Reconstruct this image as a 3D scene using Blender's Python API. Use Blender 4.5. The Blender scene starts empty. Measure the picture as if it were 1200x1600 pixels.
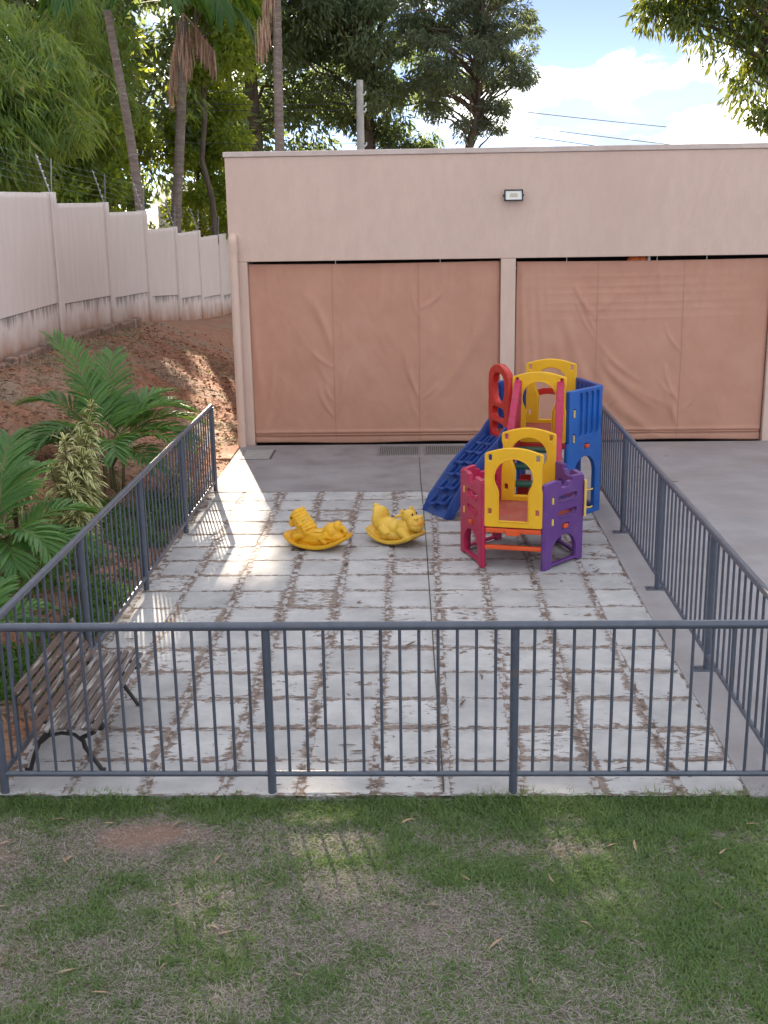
import bpy, bmesh, math, random
import numpy as np
from mathutils import Vector, Matrix

R = math.radians
random.seed(7)
rng = np.random.default_rng(7)
SC = bpy.context.scene
COL = SC.collection

# ------------------------------------------------------------------ camera
def make_camera():
    pitch, yaw, roll, hc = .2606, -.0329, -.016, 3.4823
    w = Vector((math.sin(yaw) * math.cos(pitch), math.cos(yaw) * math.cos(pitch), -math.sin(pitch)))
    r = Vector((math.cos(yaw), -math.sin(yaw), 0))
    u = r.cross(w)
    c, s = math.cos(roll), math.sin(roll)
    r2 = c * r + s * u
    u2 = -s * r + c * u
    cam = bpy.data.cameras.new('camera')
    cam.sensor_fit = 'VERTICAL'
    cam.sensor_height = 36
    cam.lens = 1822.73 / 1600 * 36
    cam.clip_start = .05
    cam.clip_end = 3000
    o = bpy.data.objects.new('camera', cam)
    o.matrix_world = Matrix(((r2.x, u2.x, -w.x, 0), (r2.y, u2.y, -w.y, 0), (r2.z, u2.z, -w.z, hc), (0, 0, 0, 1)))
    COL.objects.link(o)
    SC.camera = o
make_camera()

# ------------------------------------------------------------------ light
SUN_EL = 24.0
SUN_DIR = Vector((-.2437, .9698, 0)).normalized() * math.cos(R(SUN_EL)) + Vector((0, 0, math.sin(R(SUN_EL))))
def make_light():
    wd = bpy.data.worlds.new('World')
    SC.world = wd
    wd.use_nodes = True
    nt = wd.node_tree
    nt.nodes.clear()
    N = nt.nodes.new
    L = nt.links.new
    out = N('ShaderNodeOutputWorld')
    sky = N('ShaderNodeTexSky')
    sky.sky_type = 'NISHITA'
    sky.sun_disc = False
    sky.sun_elevation = R(SUN_EL)
    sky.sun_rotation = math.atan2(SUN_DIR.x, SUN_DIR.y)
    sky.altitude = 600
    sky.air_density = .18
    sky.dust_density = 0.0
    sky.ozone_density = 2.0
    bg = N('ShaderNodeBackground')
    bg.inputs['Strength'].default_value = .05
    hs = N('ShaderNodeHueSaturation')
    hs.inputs['Saturation'].default_value = .76
    L(sky.outputs[0], hs.inputs['Color'])
    L(hs.outputs[0], bg.inputs['Color'])
    # clouds: cumulus over the whole sky, projected on a flat layer
    tc = N('ShaderNodeTexCoord')
    mp = N('ShaderNodeMapping')
    mp.inputs['Scale'].default_value = (1, 1, 2.6)
    mp.inputs['Location'].default_value = (1.63, .12, .31)
    L(tc.outputs['Generated'], mp.inputs['Vector'])
    n1 = N('ShaderNodeTexNoise')
    n1.inputs['Scale'].default_value = 5.2
    n1.inputs['Detail'].default_value = 12
    n1.inputs['Roughness'].default_value = .56
    n1.inputs['Distortion'].default_value = .25
    L(mp.outputs[0], n1.inputs['Vector'])
    ramp = N('ShaderNodeValToRGB')
    ramp.color_ramp.elements[0].position = .43
    ramp.color_ramp.elements[1].position = .60
    L(n1.outputs['Fac'], ramp.inputs['Fac'])
    n2 = N('ShaderNodeTexNoise')
    n2.inputs['Scale'].default_value = 13
    n2.inputs['Detail'].default_value = 8
    L(mp.outputs[0], n2.inputs['Vector'])
    cr2 = N('ShaderNodeValToRGB')
    cr2.color_ramp.elements[0].color = (.13, .15, .175, 1)
    cr2.color_ramp.elements[0].position = .44
    cr2.color_ramp.elements[1].color = (1, .985, .96, 1)
    cr2.color_ramp.elements[1].position = .68
    L(n2.outputs['Fac'], cr2.inputs['Fac'])
    cb = N('ShaderNodeBackground')
    cb.inputs['Strength'].default_value = CLOUD
    L(cr2.outputs[0], cb.inputs['Color'])
    mix = N('ShaderNodeMixShader')
    L(ramp.outputs[0], mix.inputs[0])
    L(bg.outputs[0], mix.inputs[1])
    L(cb.outputs[0], mix.inputs[2])
    L(mix.outputs[0], out.inputs['Surface'])
    sun = bpy.data.lights.new('sun', 'SUN')
    sun.energy = 3.2
    sun.angle = R(.53)
    sun.color = (1, .85, .66)
    so = bpy.data.objects.new('sun', sun)
    so.rotation_euler = (-SUN_DIR).to_track_quat('-Z', 'Y').to_euler()
    so.location = (-8, 30, 30)
    COL.objects.link(so)
    SC.view_settings.view_transform = 'Standard'
    SC.view_settings.look = 'None'
    SC.view_settings.gamma = 1
    SC.view_settings.use_curve_mapping = False
    SC.view_settings.exposure = EXPOSURE
    SC.cycles.max_bounces = 6
    SC.cycles.diffuse_bounces = 3
    SC.cycles.glossy_bounces = 2
    SC.cycles.transmission_bounces = 4
CLOUD = .98
EXPOSURE = 2.8
make_light()

# ------------------------------------------------------------------ materials
def C4(c):
    return (c[0], c[1], c[2], 1)

def mat(name, c1, c2=None, scale=4.0, rough=.7, bump=0.0, bscale=40.0, stretch=(1, 1, 1), coord='pos', detail=6, lo=.35, hi=.65, spec=.4, metallic=0, rvar=0.0, c3=None, s3=1.2, lo3=.5, hi3=.65, bdist=.01):
    m = bpy.data.materials.new(name)
    m.use_nodes = True
    nt = m.node_tree
    b = nt.nodes['Principled BSDF']
    b.inputs['Roughness'].default_value = rough
    b.inputs['Specular IOR Level'].default_value = spec
    b.inputs['Metallic'].default_value = metallic
    N = nt.nodes.new
    L = nt.links.new
    if coord == 'pos':
        src = N('ShaderNodeNewGeometry').outputs['Position']
    else:
        src = N('ShaderNodeTexCoord').outputs['Object']
    mp = N('ShaderNodeMapping')
    mp.inputs['Scale'].default_value = stretch
    L(src, mp.inputs['Vector'])
    if c2 is None:
        c2 = [v * .82 for v in c1]
    n = N('ShaderNodeTexNoise')
    n.inputs['Scale'].default_value = scale
    n.inputs['Detail'].default_value = detail
    n.inputs['Roughness'].default_value = .6
    L(mp.outputs[0], n.inputs['Vector'])
    r = N('ShaderNodeValToRGB')
    r.color_ramp.elements[0].position = lo
    r.color_ramp.elements[1].position = hi
    r.color_ramp.elements[0].color = C4(c1)
    r.color_ramp.elements[1].color = C4(c2)
    L(n.outputs['Fac'], r.inputs['Fac'])
    colour = r.outputs[0]
    if c3 is not None:
        n3 = N('ShaderNodeTexNoise')
        n3.inputs['Scale'].default_value = s3
        n3.inputs['Detail'].default_value = 9
        n3.inputs['Roughness'].default_value = .65
        L(mp.outputs[0], n3.inputs['Vector'])
        r3 = N('ShaderNodeValToRGB')
        r3.color_ramp.elements[0].position = lo3
        r3.color_ramp.elements[1].position = hi3
        L(n3.outputs['Fac'], r3.inputs['Fac'])
        mx = N('ShaderNodeMix')
        mx.data_type = 'RGBA'
        L(r3.outputs[0], mx.inputs[0])
        L(colour, mx.inputs[6])
        mx.inputs[7].default_value = C4(c3)
        colour = mx.outputs[2]
    L(colour, b.inputs['Base Color'])
    if rvar:
        ma = N('ShaderNodeMath')
        ma.operation = 'MULTIPLY_ADD'
        ma.inputs[1].default_value = rvar
        ma.inputs[2].default_value = rough - rvar / 2
        L(n.outputs['Fac'], ma.inputs[0])
        L(ma.outputs[0], b.inputs['Roughness'])
    if bump:
        nb = N('ShaderNodeTexNoise')
        nb.inputs['Scale'].default_value = bscale
        nb.inputs['Detail'].default_value = 5
        L(mp.outputs[0], nb.inputs['Vector'])
        bp = N('ShaderNodeBump')
        bp.inputs['Strength'].default_value = bump
        bp.inputs['Distance'].default_value = bdist
        L(nb.outputs['Fac'], bp.inputs['Height'])
        L(bp.outputs[0], b.inputs['Normal'])
    return m

def leaf_mat(name, c1, c2, trans=(.25, .35, .04), tw=.4, rough=.45, c3=None, edge=None):
    m = bpy.data.materials.new(name)
    m.use_nodes = True
    nt = m.node_tree
    N = nt.nodes.new
    L = nt.links.new
    b = nt.nodes['Principled BSDF']
    out = nt.nodes['Material Output']
    b.inputs['Roughness'].default_value = rough
    b.inputs['Specular IOR Level'].default_value = .35
    at = N('ShaderNodeAttribute')
    at.attribute_name = 'rnd'
    r = N('ShaderNodeValToRGB')
    r.color_ramp.elements[0].color = C4(c1)
    r.color_ramp.elements[1].color = C4(c2)
    if c3 is not None:
        r.color_ramp.elements[1].position = .9
        e = r.color_ramp.elements.new(1.0)
        e.color = C4(c3)
    L(at.outputs['Fac'], r.inputs['Fac'])
    colour = r.outputs[0]
    if edge is not None:
        ae = N('ShaderNodeAttribute')
        ae.attribute_name = 'edge'
        re = N('ShaderNodeValToRGB')
        re.color_ramp.elements[0].position = .25
        re.color_ramp.elements[1].position = .5
        L(ae.outputs['Fac'], re.inputs['Fac'])
        mx = N('ShaderNodeMix')
        mx.data_type = 'RGBA'
        L(re.outputs[0], mx.inputs[0])
        L(colour, mx.inputs[6])
        mx.inputs[7].default_value = C4(edge)
        colour = mx.outputs[2]
    L(colour, b.inputs['Base Color'])
    t = N('ShaderNodeBsdfTranslucent')
    t.inputs['Color'].default_value = C4(trans)
    ms = N('ShaderNodeMixShader')
    ms.inputs[0].default_value = tw
    L(b.outputs[0], ms.inputs[1])
    L(t.outputs[0], ms.inputs[2])
    L(ms.outputs[0], out.inputs['Surface'])
    return m

M = {}
M['wall'] = mat('painted_plaster', (.64, .475, .392), (.60, .44, .362), scale=9, rough=.9, bump=.3, bscale=70, stretch=(1, 1, .4), c3=(.57, .415, .34), s3=.5, lo3=.48, hi3=.75)
M['coping'] = mat('coping_paint', (.60, .50, .45), (.52, .42, .37), scale=5, rough=.85)
M['bwall'] = None
M['curtain'] = None
M['grey_metal'] = mat('grey_fence_paint', (.082, .096, .130), (.064, .075, .104), scale=14, rough=.34, spec=.6, bump=.15, bscale=120, rvar=.2, c3=(.12, .10, .095), s3=7, lo3=.60, hi3=.72)
M['apron'] = mat('smooth_cement', (.26, .235, .242), (.20, .18, .185), scale=2.2, rough=.85, bump=.25, bscale=55, c3=(.31, .29, .30), s3=.9, lo3=.45, hi3=.7)
M['yard'] = mat('yard_concrete', (.335, .31, .325), (.27, .25, .262), scale=1.6, rough=.85, bump=.25, bscale=70, c3=(.255, .23, .215), s3=.6, lo3=.48, hi3=.7)
M['soil'] = mat('red_soil', (.40, .185, .11), (.27, .125, .078), scale=7, rough=.95, bump=.8, bscale=26, c3=(.29, .20, .145), s3=1.1, lo3=.46, hi3=.62, bdist=.05)
M['lawn_soil'] = mat('lawn_soil', (.22, .175, .155), (.145, .115, .10), scale=9, rough=.95, bump=.8, bscale=60, c3=(.30, .165, .115), s3=.75, lo3=.58, hi3=.68, bdist=.02)
M['ground'] = mat('far_ground', (.10, .11, .05), (.16, .11, .07), scale=.3, rough=.95)
M['dark'] = mat('dark_interior', (.035, .02, .018), (.02, .012, .01), scale=2, rough=.9)  # near-black colour puts the room's shade into floor and back partition
M['black'] = mat('black_plastic', (.02, .02, .022), (.03, .03, .03), scale=20, rough=.45)
M['lamp_glass'] = mat('lamp_glass', (.72, .70, .66), (.66, .64, .60), scale=9, rough=.15, spec=.6)
M['led'] = mat('led_board', (.55, .50, .38), (.48, .43, .33), scale=40, rough=.5)
M['iron'] = mat('cast_iron', (.022, .022, .024), (.035, .03, .028), scale=25, rough=.5, bump=.2, bscale=90)
M['steel'] = mat('galvanised_steel', (.33, .335, .345), (.26, .265, .275), scale=30, rough=.5, metallic=.6)
M['concrete_pole'] = mat('pole_concrete', (.48, .46, .44), (.38, .365, .35), scale=6, rough=.9, bump=.3, bscale=40)
M['cable'] = mat('cable_black', (.04, .04, .045), (.06, .06, .06), scale=6, rough=.6)
M['white'] = mat('white_ceramic', (.72, .71, .69), (.62, .61, .6), scale=20, rough=.4)
M['orange'] = mat('orange_plastic', (.72, .16, .03), (.62, .12, .025), scale=7, rough=.45)
M['p_yellow'] = mat('yellow_plastic', (.82, .46, .016), (.76, .40, .014), scale=4, rough=.42, bump=.10, bscale=120, rvar=.25, c3=(.62, .40, .07), s3=8, lo3=.60, hi3=.85)
M['p_blue'] = mat('blue_plastic', (.010, .115, .43), (.012, .085, .34), scale=4, rough=.42, bump=.10, bscale=120, rvar=.25, c3=(.05, .14, .38), s3=8, lo3=.50, hi3=.78)
M['p_navy'] = mat('deep_blue_plastic', (.010, .055, .27), (.010, .042, .21), scale=4, rough=.42, bump=.10, bscale=120, rvar=.25, c3=(.04, .08, .24), s3=8, lo3=.50, hi3=.78)
M['p_magenta'] = mat('magenta_plastic', (.47, .018, .085), (.38, .014, .065), scale=4, rough=.40, bump=.10, bscale=120, rvar=.25, c3=(.44, .06, .10), s3=8, lo3=.50, hi3=.78)
M['p_purple'] = mat('purple_plastic', (.135, .045, .235), (.105, .035, .19), scale=4, rough=.42, bump=.10, bscale=120, rvar=.25, c3=(.16, .08, .22), s3=8, lo3=.50, hi3=.78)
M['p_red'] = mat('red_plastic', (.50, .022, .012), (.42, .016, .010), scale=4, rough=.42, bump=.10, bscale=120, rvar=.25, c3=(.48, .07, .05), s3=8, lo3=.50, hi3=.78)
M['p_redfloor'] = mat('red_floor_plastic', (.44, .085, .055), (.36, .07, .048), scale=9, rough=.6, bump=.3, bscale=70, c3=(.34, .13, .09), s3=4, lo3=.5, hi3=.7)
M['p_green'] = mat('green_plastic', (.010, .085, .06), (.010, .065, .05), scale=5, rough=.5)
M['p_orange'] = mat('orange_connector', (.75, .105, .022), (.66, .085, .018), scale=8, rough=.45)
M['p_cream'] = mat('cream_clip', (.78, .53, .14), (.70, .46, .11), scale=9, rough=.45)
M['toy_yellow'] = mat('toy_yellow_plastic', (.76, .41, .016), (.68, .35, .014), scale=5, rough=.40, c3=(.55, .33, .05), s3=7, lo3=.58, hi3=.75)
M['toy_pale'] = mat('toy_pale_yellow_plastic', (.74, .47, .06), (.68, .41, .05), scale=5, rough=.42, c3=(.58, .40, .12), s3=7, lo3=.58, hi3=.75)
M['toy_orange'] = mat('toy_orange_plastic', (.76, .41, .055), (.70, .36, .045), scale=7, rough=.42)
M['bark'] = mat('bark', (.085, .062, .048), (.14, .11, .09), scale=7, rough=.95, bump=1, bscale=18, stretch=(1, 1, .3), bdist=.03)
M['palm_bark'] = mat('palm_bark', (.17, .125, .105), (.25, .20, .175), scale=5, rough=.95, bump=.8, bscale=14, stretch=(.6, .6, 3), c3=(.33, .29, .26), s3=7, lo3=.56, hi3=.66, bdist=.03)
M['bamboo_culm'] = mat('bamboo_culm', (.16, .19, .05), (.22, .18, .08), scale=3, rough=.5)
M['stem'] = mat('plant_stem', (.10, .12, .04), (.17, .13, .07), scale=9, rough=.7)
M['dead_frond'] = mat('dead_palm_frond', (.50, .33, .24), (.36, .22, .15), scale=9, rough=.9)
M['dry_leaf'] = mat('dry_leaf', (.40, .29, .19), (.24, .16, .10), scale=14, rough=.85, coord='obj')
M['brown_leaf'] = mat('brown_leaf', (.09, .06, .045), (.15, .095, .06), scale=14, rough=.85, coord='obj')
M['cover'] = mat('cover_cement', (.34, .325, .315), (.28, .265, .255), scale=5, rough=.85, bump=.3, bscale=60)
M['grate'] = mat('grate_metal', (.24, .24, .25), (.17, .165, .165), scale=25, rough=.6, metallic=.3)
M['joint'] = mat('joint_dark', (.06, .05, .045), (.09, .07, .06), scale=20, rough=.95)

L_BAMBOO = leaf_mat('bamboo_leaf', (.06, .13, .035), (.17, .26, .07), trans=(.45, .55, .06), tw=.42, c3=(.30, .23, .10))
L_DARK = leaf_mat('dark_tree_leaf', (.058, .088, .060), (.125, .165, .09), trans=(.30, .39, .12), tw=.38)
L_MID = leaf_mat('mid_tree_leaf', (.06, .115, .03), (.15, .22, .045), trans=(.52, .60, .05), tw=.5)
L_EUC = leaf_mat('grey_green_leaf', (.065, .09, .065), (.12, .15, .085), trans=(.26, .31, .12), tw=.32)
L_MANGO = leaf_mat('mango_leaf', (.042, .080, .025), (.10, .145, .035), trans=(.34, .38, .03), tw=.22, rough=.35)
L_PALM = leaf_mat('palm_leaflet', (.028, .085, .024), (.075, .165, .032), trans=(.20, .36, .03), tw=.33, rough=.4)
L_ARECA = leaf_mat('areca_leaflet', (.03, .10, .028), (.12, .25, .05), trans=(.22, .42, .04), tw=.30, rough=.4)
L_VARI = leaf_mat('variegated_leaf', (.03, .085, .025), (.08, .15, .04), trans=(.3, .34, .12), tw=.2, edge=(.66, .61, .28))
L_GRASS = leaf_mat('grass_blade', (.080, .145, .055), (.20, .29, .10), trans=(.34, .48, .08), tw=.34, rough=.6)
L_STRAW = leaf_mat('dry_grass_blade', (.22, .19, .175), (.47, .42, .37), trans=(.25, .2, .12), tw=.15, rough=.8)

# ------------------------------------------------------------------ object helpers
def link(name, me, m=None, parent=None):
    o = bpy.data.objects.new(name, me)
    COL.objects.link(o)
    if m is not None and me is not None:
        if not me.materials:
            me.materials.append(m)
    if parent is not None:
        setparent(o, parent)
    return o

def world_loc(p):
    l = Vector(p.location)
    return l

def setparent(o, p):
    o.parent = p
    if p.type == 'EMPTY' and p.parent is None:
        o.matrix_parent_inverse = Matrix.Translation(-Vector(p.location))
    else:
        mw = p.matrix_basis.copy()
        if p.parent is not None:
            mw = p.parent.matrix_basis @ p.matrix_parent_inverse @ mw
        o.matrix_parent_inverse = mw.inverted()

def tag(o, label=None, cat=None, group=None, kind=None):
    if label:
        o['label'] = label
    if cat:
        o['category'] = cat
    if group:
        o['group'] = group
    if kind:
        o['kind'] = kind
    return o

def thing(name, loc, label, cat, group=None):
    o = bpy.data.objects.new(name, None)
    o.location = loc
    o.empty_display_size = .1
    COL.objects.link(o)
    return tag(o, label, cat, group)

def fast_mesh(name, V, F, attrs=None, smooth=False):
    V = np.asarray(V, dtype=np.float32).reshape(-1, 3)
    F = np.asarray(F, dtype=np.int32)
    me = bpy.data.meshes.new(name)
    me.vertices.add(len(V))
    me.vertices.foreach_set('co', V.ravel())
    k = F.shape[1]
    me.loops.add(F.size)
    me.loops.foreach_set('vertex_index', F.ravel())
    me.polygons.add(len(F))
    me.polygons.foreach_set('loop_start', np.arange(0, F.size, k, dtype=np.int32))
    if smooth:
        me.polygons.foreach_set('use_smooth', np.ones(len(F), dtype=bool))
    me.update(calc_edges=True)
    if attrs:
        for n, a in attrs.items():
            at = me.attributes.new(n, 'FLOAT', 'POINT')
            at.data.foreach_set('value', np.asarray(a, dtype=np.float32))
    return me

class MB:
    def __init__(s):
        s.v = []
        s.f = []
    def add(s, v, f):
        o = len(s.v)
        s.v += [tuple(p) for p in v]
        s.f += [tuple(i + o for i in q) for q in f]
        return s
    def box(s, x0, x1, y0, y1, z0, z1, ch=0.0):
        if ch <= 0:
            v = [(x, y, z) for z in (z0, z1) for y in (y0, y1) for x in (x0, x1)]
            return s.add(v, [(0, 2, 3, 1), (4, 5, 7, 6), (0, 1, 5, 4), (2, 6, 7, 3), (0, 4, 6, 2), (1, 3, 7, 5)])
        bm = bmesh.new()
        bmesh.ops.create_cube(bm, size=1)
        for p in bm.verts:
            p.co = Vector(((x0 + x1) / 2 + p.co.x * (x1 - x0), (y0 + y1) / 2 + p.co.y * (y1 - y0), (z0 + z1) / 2 + p.co.z * (z1 - z0)))
        bmesh.ops.bevel(bm, geom=bm.edges[:], offset=ch, segments=1, affect='EDGES')
        s.addbm(bm)
        return s
    def addbm(s, bm):
        bm.verts.index_update()
        s.add([tuple(p.co) for p in bm.verts], [tuple(q.index for q in f.verts) for f in bm.faces])
        bm.free()
        return s
    def obox(s, c, ax, hx, hy, hz, ch=0.0):
        # oriented box: ax = (X,Y,Z) axes
        t = MB()
        t.box(-hx, hx, -hy, hy, -hz, hz, ch)
        X, Y, Z = [Vector(a) for a in ax]
        c = Vector(c)
        return s.add([c + X * p[0] + Y * p[1] + Z * p[2] for p in t.v], t.f)
    def tube(s, pts, rad, n=8, caps=True):
        pts = [Vector(p) for p in pts]
        if not hasattr(rad, '__len__'):
            rad = [rad] * len(pts)
        o = len(s.v)
        prev = None
        for i, p in enumerate(pts):
            d = (pts[min(i + 1, len(pts) - 1)] - pts[max(i - 1, 0)]).normalized()
            if prev is None:
                a = d.orthogonal().normalized()
            else:
                a = (prev - d * prev.dot(d))
                a = a.normalized() if a.length > 1e-6 else d.orthogonal().normalized()
            prev = a
            b = d.cross(a)
            for k in range(n):
                t = 2 * math.pi * k / n
                s.v.append(tuple(p + (a * math.cos(t) + b * math.sin(t)) * rad[i]))
        for i in range(len(pts) - 1):
            for k in range(n):
                k2 = (k + 1) % n
                s.f.append((o + i * n + k, o + i * n + k2, o + (i + 1) * n + k2, o + (i + 1) * n + k))
        if caps:
            s.f.append(tuple(o + k for k in range(n))[::-1])
            e = o + (len(pts) - 1) * n
            s.f.append(tuple(e + k for k in range(n)))
        return s
    def ell(s, c, r, rot=None, seg=12, rings=8):
        o = len(s.v)
        c = Vector(c)
        for i in range(rings + 1):
            ph = math.pi * i / rings
            for k in range(seg):
                t = 2 * math.pi * k / seg
                p = Vector((r[0] * math.sin(ph) * math.cos(t), r[1] * math.sin(ph) * math.sin(t), r[2] * math.cos(ph)))
                if rot is not None:
                    p = rot @ p
                s.v.append(tuple(c + p))
        for i in range(rings):
            for k in range(seg):
                k2 = (k + 1) % seg
                s.f.append((o + i * seg + k, o + (i + 1) * seg + k, o + (i + 1) * seg + k2, o + i * seg + k2))
        return s
    def mesh(s, name, smooth=False):
        me = bpy.data.meshes.new(name)
        me.from_pydata(s.v, [], s.f)
        if smooth:
            me.polygons.foreach_set('use_smooth', np.ones(len(me.polygons), dtype=bool))
        me.update()
        return me
    def build(s, name, m, parent=None, smooth=False):
        return link(name, s.mesh(name, smooth), m, parent)

def auto_smooth(o, ang=35):
    me = o.data
    me.polygons.foreach_set('use_smooth', np.ones(len(me.polygons), dtype=bool))
    me.set_sharp_from_angle(angle=R(ang))
    return o

def plate(outline, holes, thick, bevel=.006):
    """flat moulded plate with holes from 2D outlines, edges rounded"""
    cu = bpy.data.curves.new('tmp', 'CURVE')
    cu.dimensions = '2D'
    cu.fill_mode = 'BOTH'
    cu.extrude = max(thick / 2 - bevel, .001)
    cu.bevel_depth = bevel
    cu.bevel_resolution = 1
    cu.offset = -bevel
    for loop in [outline] + list(holes):
        sp = cu.splines.new('POLY')
        sp.points.add(len(loop) - 1)
        for p, q in zip(sp.points, loop):
            p.co = (q[0], q[1], 0, 1)
        sp.use_cyclic_u = True
    ob = bpy.data.objects.new('tmp', cu)
    COL.objects.link(ob)
    dg = bpy.context.evaluated_depsgraph_get()
    me = bpy.data.meshes.new_from_object(ob.evaluated_get(dg))
    bpy.data.objects.remove(ob)
    bpy.data.curves.remove(cu)
    return me

def rrect(x0, x1, y0, y1, r, n=4):
    r = min(r, (x1 - x0) / 2 - 1e-4, (y1 - y0) / 2 - 1e-4)
    out = []
    for cx, cy, a0 in ((x1 - r, y0 + r, -90), (x1 - r, y1 - r, 0), (x0 + r, y1 - r, 90), (x0 + r, y0 + r, 180)):
        for k in range(n + 1):
            a = R(a0 + 90 * k / n)
            out.append((cx + r * math.cos(a), cy + r * math.sin(a)))
    return out

def join_mesh(name, mats, items):
    """items = [(mesh, matrix)] joined into a single mesh"""
    bm = bmesh.new()
    for me, mx in items:
        n0 = len(bm.verts)
        bm.from_mesh(me)
        bm.verts.ensure_lookup_table()
        for v in bm.verts[n0:]:
            v.co = mx @ v.co
    out = bpy.data.meshes.new(name)
    bm.to_mesh(out)
    bm.free()
    return out

def sm(a, b, x):
    t = min(1, max(0, (x - a) / (b - a)))
    return t * t * (3 - 2 * t)

# value noise for geometry
_perm = rng.random((64, 64))
def vnoise(x, y):
    x = np.asarray(x, dtype=float)
    y = np.asarray(y, dtype=float)
    xi = np.floor(x).astype(int)
    yi = np.floor(y).astype(int)
    fx = x - xi
    fy = y - yi
    fx = fx * fx * (3 - 2 * fx)
    fy = fy * fy * (3 - 2 * fy)
    g = lambda i, j: _perm[i % 64, j % 64]
    return (g(xi, yi) * (1 - fx) + g(xi + 1, yi) * fx) * (1 - fy) + (g(xi, yi + 1) * (1 - fx) + g(xi + 1, yi + 1) * fx) * fy
def fbm(x, y, o=4):
    s = 0
    a = .5
    for k in range(o):
        s = s + a * vnoise(np.asarray(x) * 2 ** k + 17.3 * k, np.asarray(y) * 2 ** k + 5.1 * k)
        a *= .5
    return s / (1 - .5 ** o)

def grid_mesh(name, xs, ys, zf):
    X, Y = np.meshgrid(xs, ys)
    Z = zf(X, Y)
    V = np.stack([X, Y, Z], -1).reshape(-1, 3)
    nx = len(xs)
    i = np.arange(len(ys) - 1)[:, None] * nx + np.arange(nx - 1)[None, :]
    i = i.ravel()
    return fast_mesh(name, V, np.stack([i, i + 1, i + nx + 1, i + nx], 1), smooth=True)

# ------------------------------------------------------------------ terrain
WALL_X = -6.1
def wall_base(y):
    return np.interp(y, [5, 19.8, 23.3, 26.3, 29.9, 32.9, 36.5, 38.5, 60], [1.3, 1.3, 1.12, .97, .6, .38, .13, .04, -.4])
def bank_h(x, y):
    zb = wall_base(y)
    t = np.clip((-2.75 - x) / (6.1 - 2.75), 0, 1)
    prof = .16 * t + .84 * (t * t * (3 - 2 * t))
    z = zb * prof
    amp = np.clip((-2.7 - x) / .5, 0, 1)
    z = z + amp * (.16 * (fbm(x * .8 + 3, y * .8, 3) - .5) * np.clip((x + 6.2) / 1.0, .3, 1) + .10 * (fbm(x * 4, y * 4, 4) - .5))
    z = np.where(x < WALL_X - .1, zb - .15 + .3 * (fbm(x * .3, y * .3, 2) - .5) - np.clip(-(x - WALL_X) - 4, 0, 60) * .04, z)
    return z - .03

def build_terrain():
    ys = np.concatenate([np.linspace(-400, -12, 12), np.linspace(-10, 60, 36), np.linspace(70, 900, 18)])
    xs = np.concatenate([np.linspace(-500, -30, 14), np.linspace(-26, 26, 27), np.linspace(30, 500, 14)])
    tag(link('ground', grid_mesh('ground', xs, ys, lambda X, Y: -.30 - np.clip(Y - 45, 0, 900) * .004), M['ground']), kind='structure')
    xs = np.concatenate([np.linspace(-30, -8, 12), np.linspace(-7.5, -6.3, 4), np.arange(-6.2, -2.62, .055), [-2.62]])
    ys = np.concatenate([np.linspace(-6, 5, 23), np.arange(5.1, 24, .07), np.linspace(24.1, 60, 90)])
    tag(link('soil_bank', grid_mesh('soil_bank', xs, ys, bank_h), M['soil']), kind='structure')
    xs = np.arange(-2.7, 9.0, .06)
    ys = np.arange(-3.0, 6.46, .06)
    tag(link('lawn', grid_mesh('lawn', xs, ys, lawn_h), M['lawn_soil']), kind='structure')

def redden_lawn_soil():
    m = M['lawn_soil']
    nt = m.node_tree
    b = nt.nodes['Principled BSDF']
    old = b.inputs['Base Color'].links[0].from_socket
    at = nt.nodes.new('ShaderNodeAttribute')
    at.attribute_name = 'red_earth'
    mx = nt.nodes.new('ShaderNodeMix')
    mx.data_type = 'RGBA'
    nt.links.new(at.outputs['Fac'], mx.inputs[0])
    nt.links.new(old, mx.inputs[6])
    mx.inputs[7].default_value = (.255, .155, .118, 1)
    nt.links.new(mx.outputs[2], b.inputs['Base Color'])
    me = bpy.data.objects['lawn'].data
    co = np.zeros(len(me.vertices) * 3, dtype=np.float32)
    me.vertices.foreach_get('co', co)
    co = co.reshape(-1, 3)
    x, y = co[:, 0], co[:, 1]
    g = np.exp(-(((x + 1.62) / .45) ** 2 + ((y - 6.02) / .19) ** 2)) + .8 * np.exp(-(((x + 2.6) / .4) ** 2 + ((y - 5.75) / .22) ** 2)) + .7 * np.exp(-(((x - .7) / .42) ** 2 + ((y - 5.85) / .13) ** 2))
    g = np.clip((g + .9 * (fbm(x * 7, y * 7, 3) - .5) - .25) * 1.5, 0, .85)
    a = me.attributes.new('red_earth', 'FLOAT', 'POINT')
    a.data.foreach_set('value', g.astype(np.float32))

def lawn_h(X, Y):
    return -.055 + .035 * (fbm(X * 1.3, Y * 1.3, 3) - .5) + .018 * (fbm(X * 6, Y * 6, 3) - .5)

build_terrain()
redden_lawn_soil()

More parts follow.
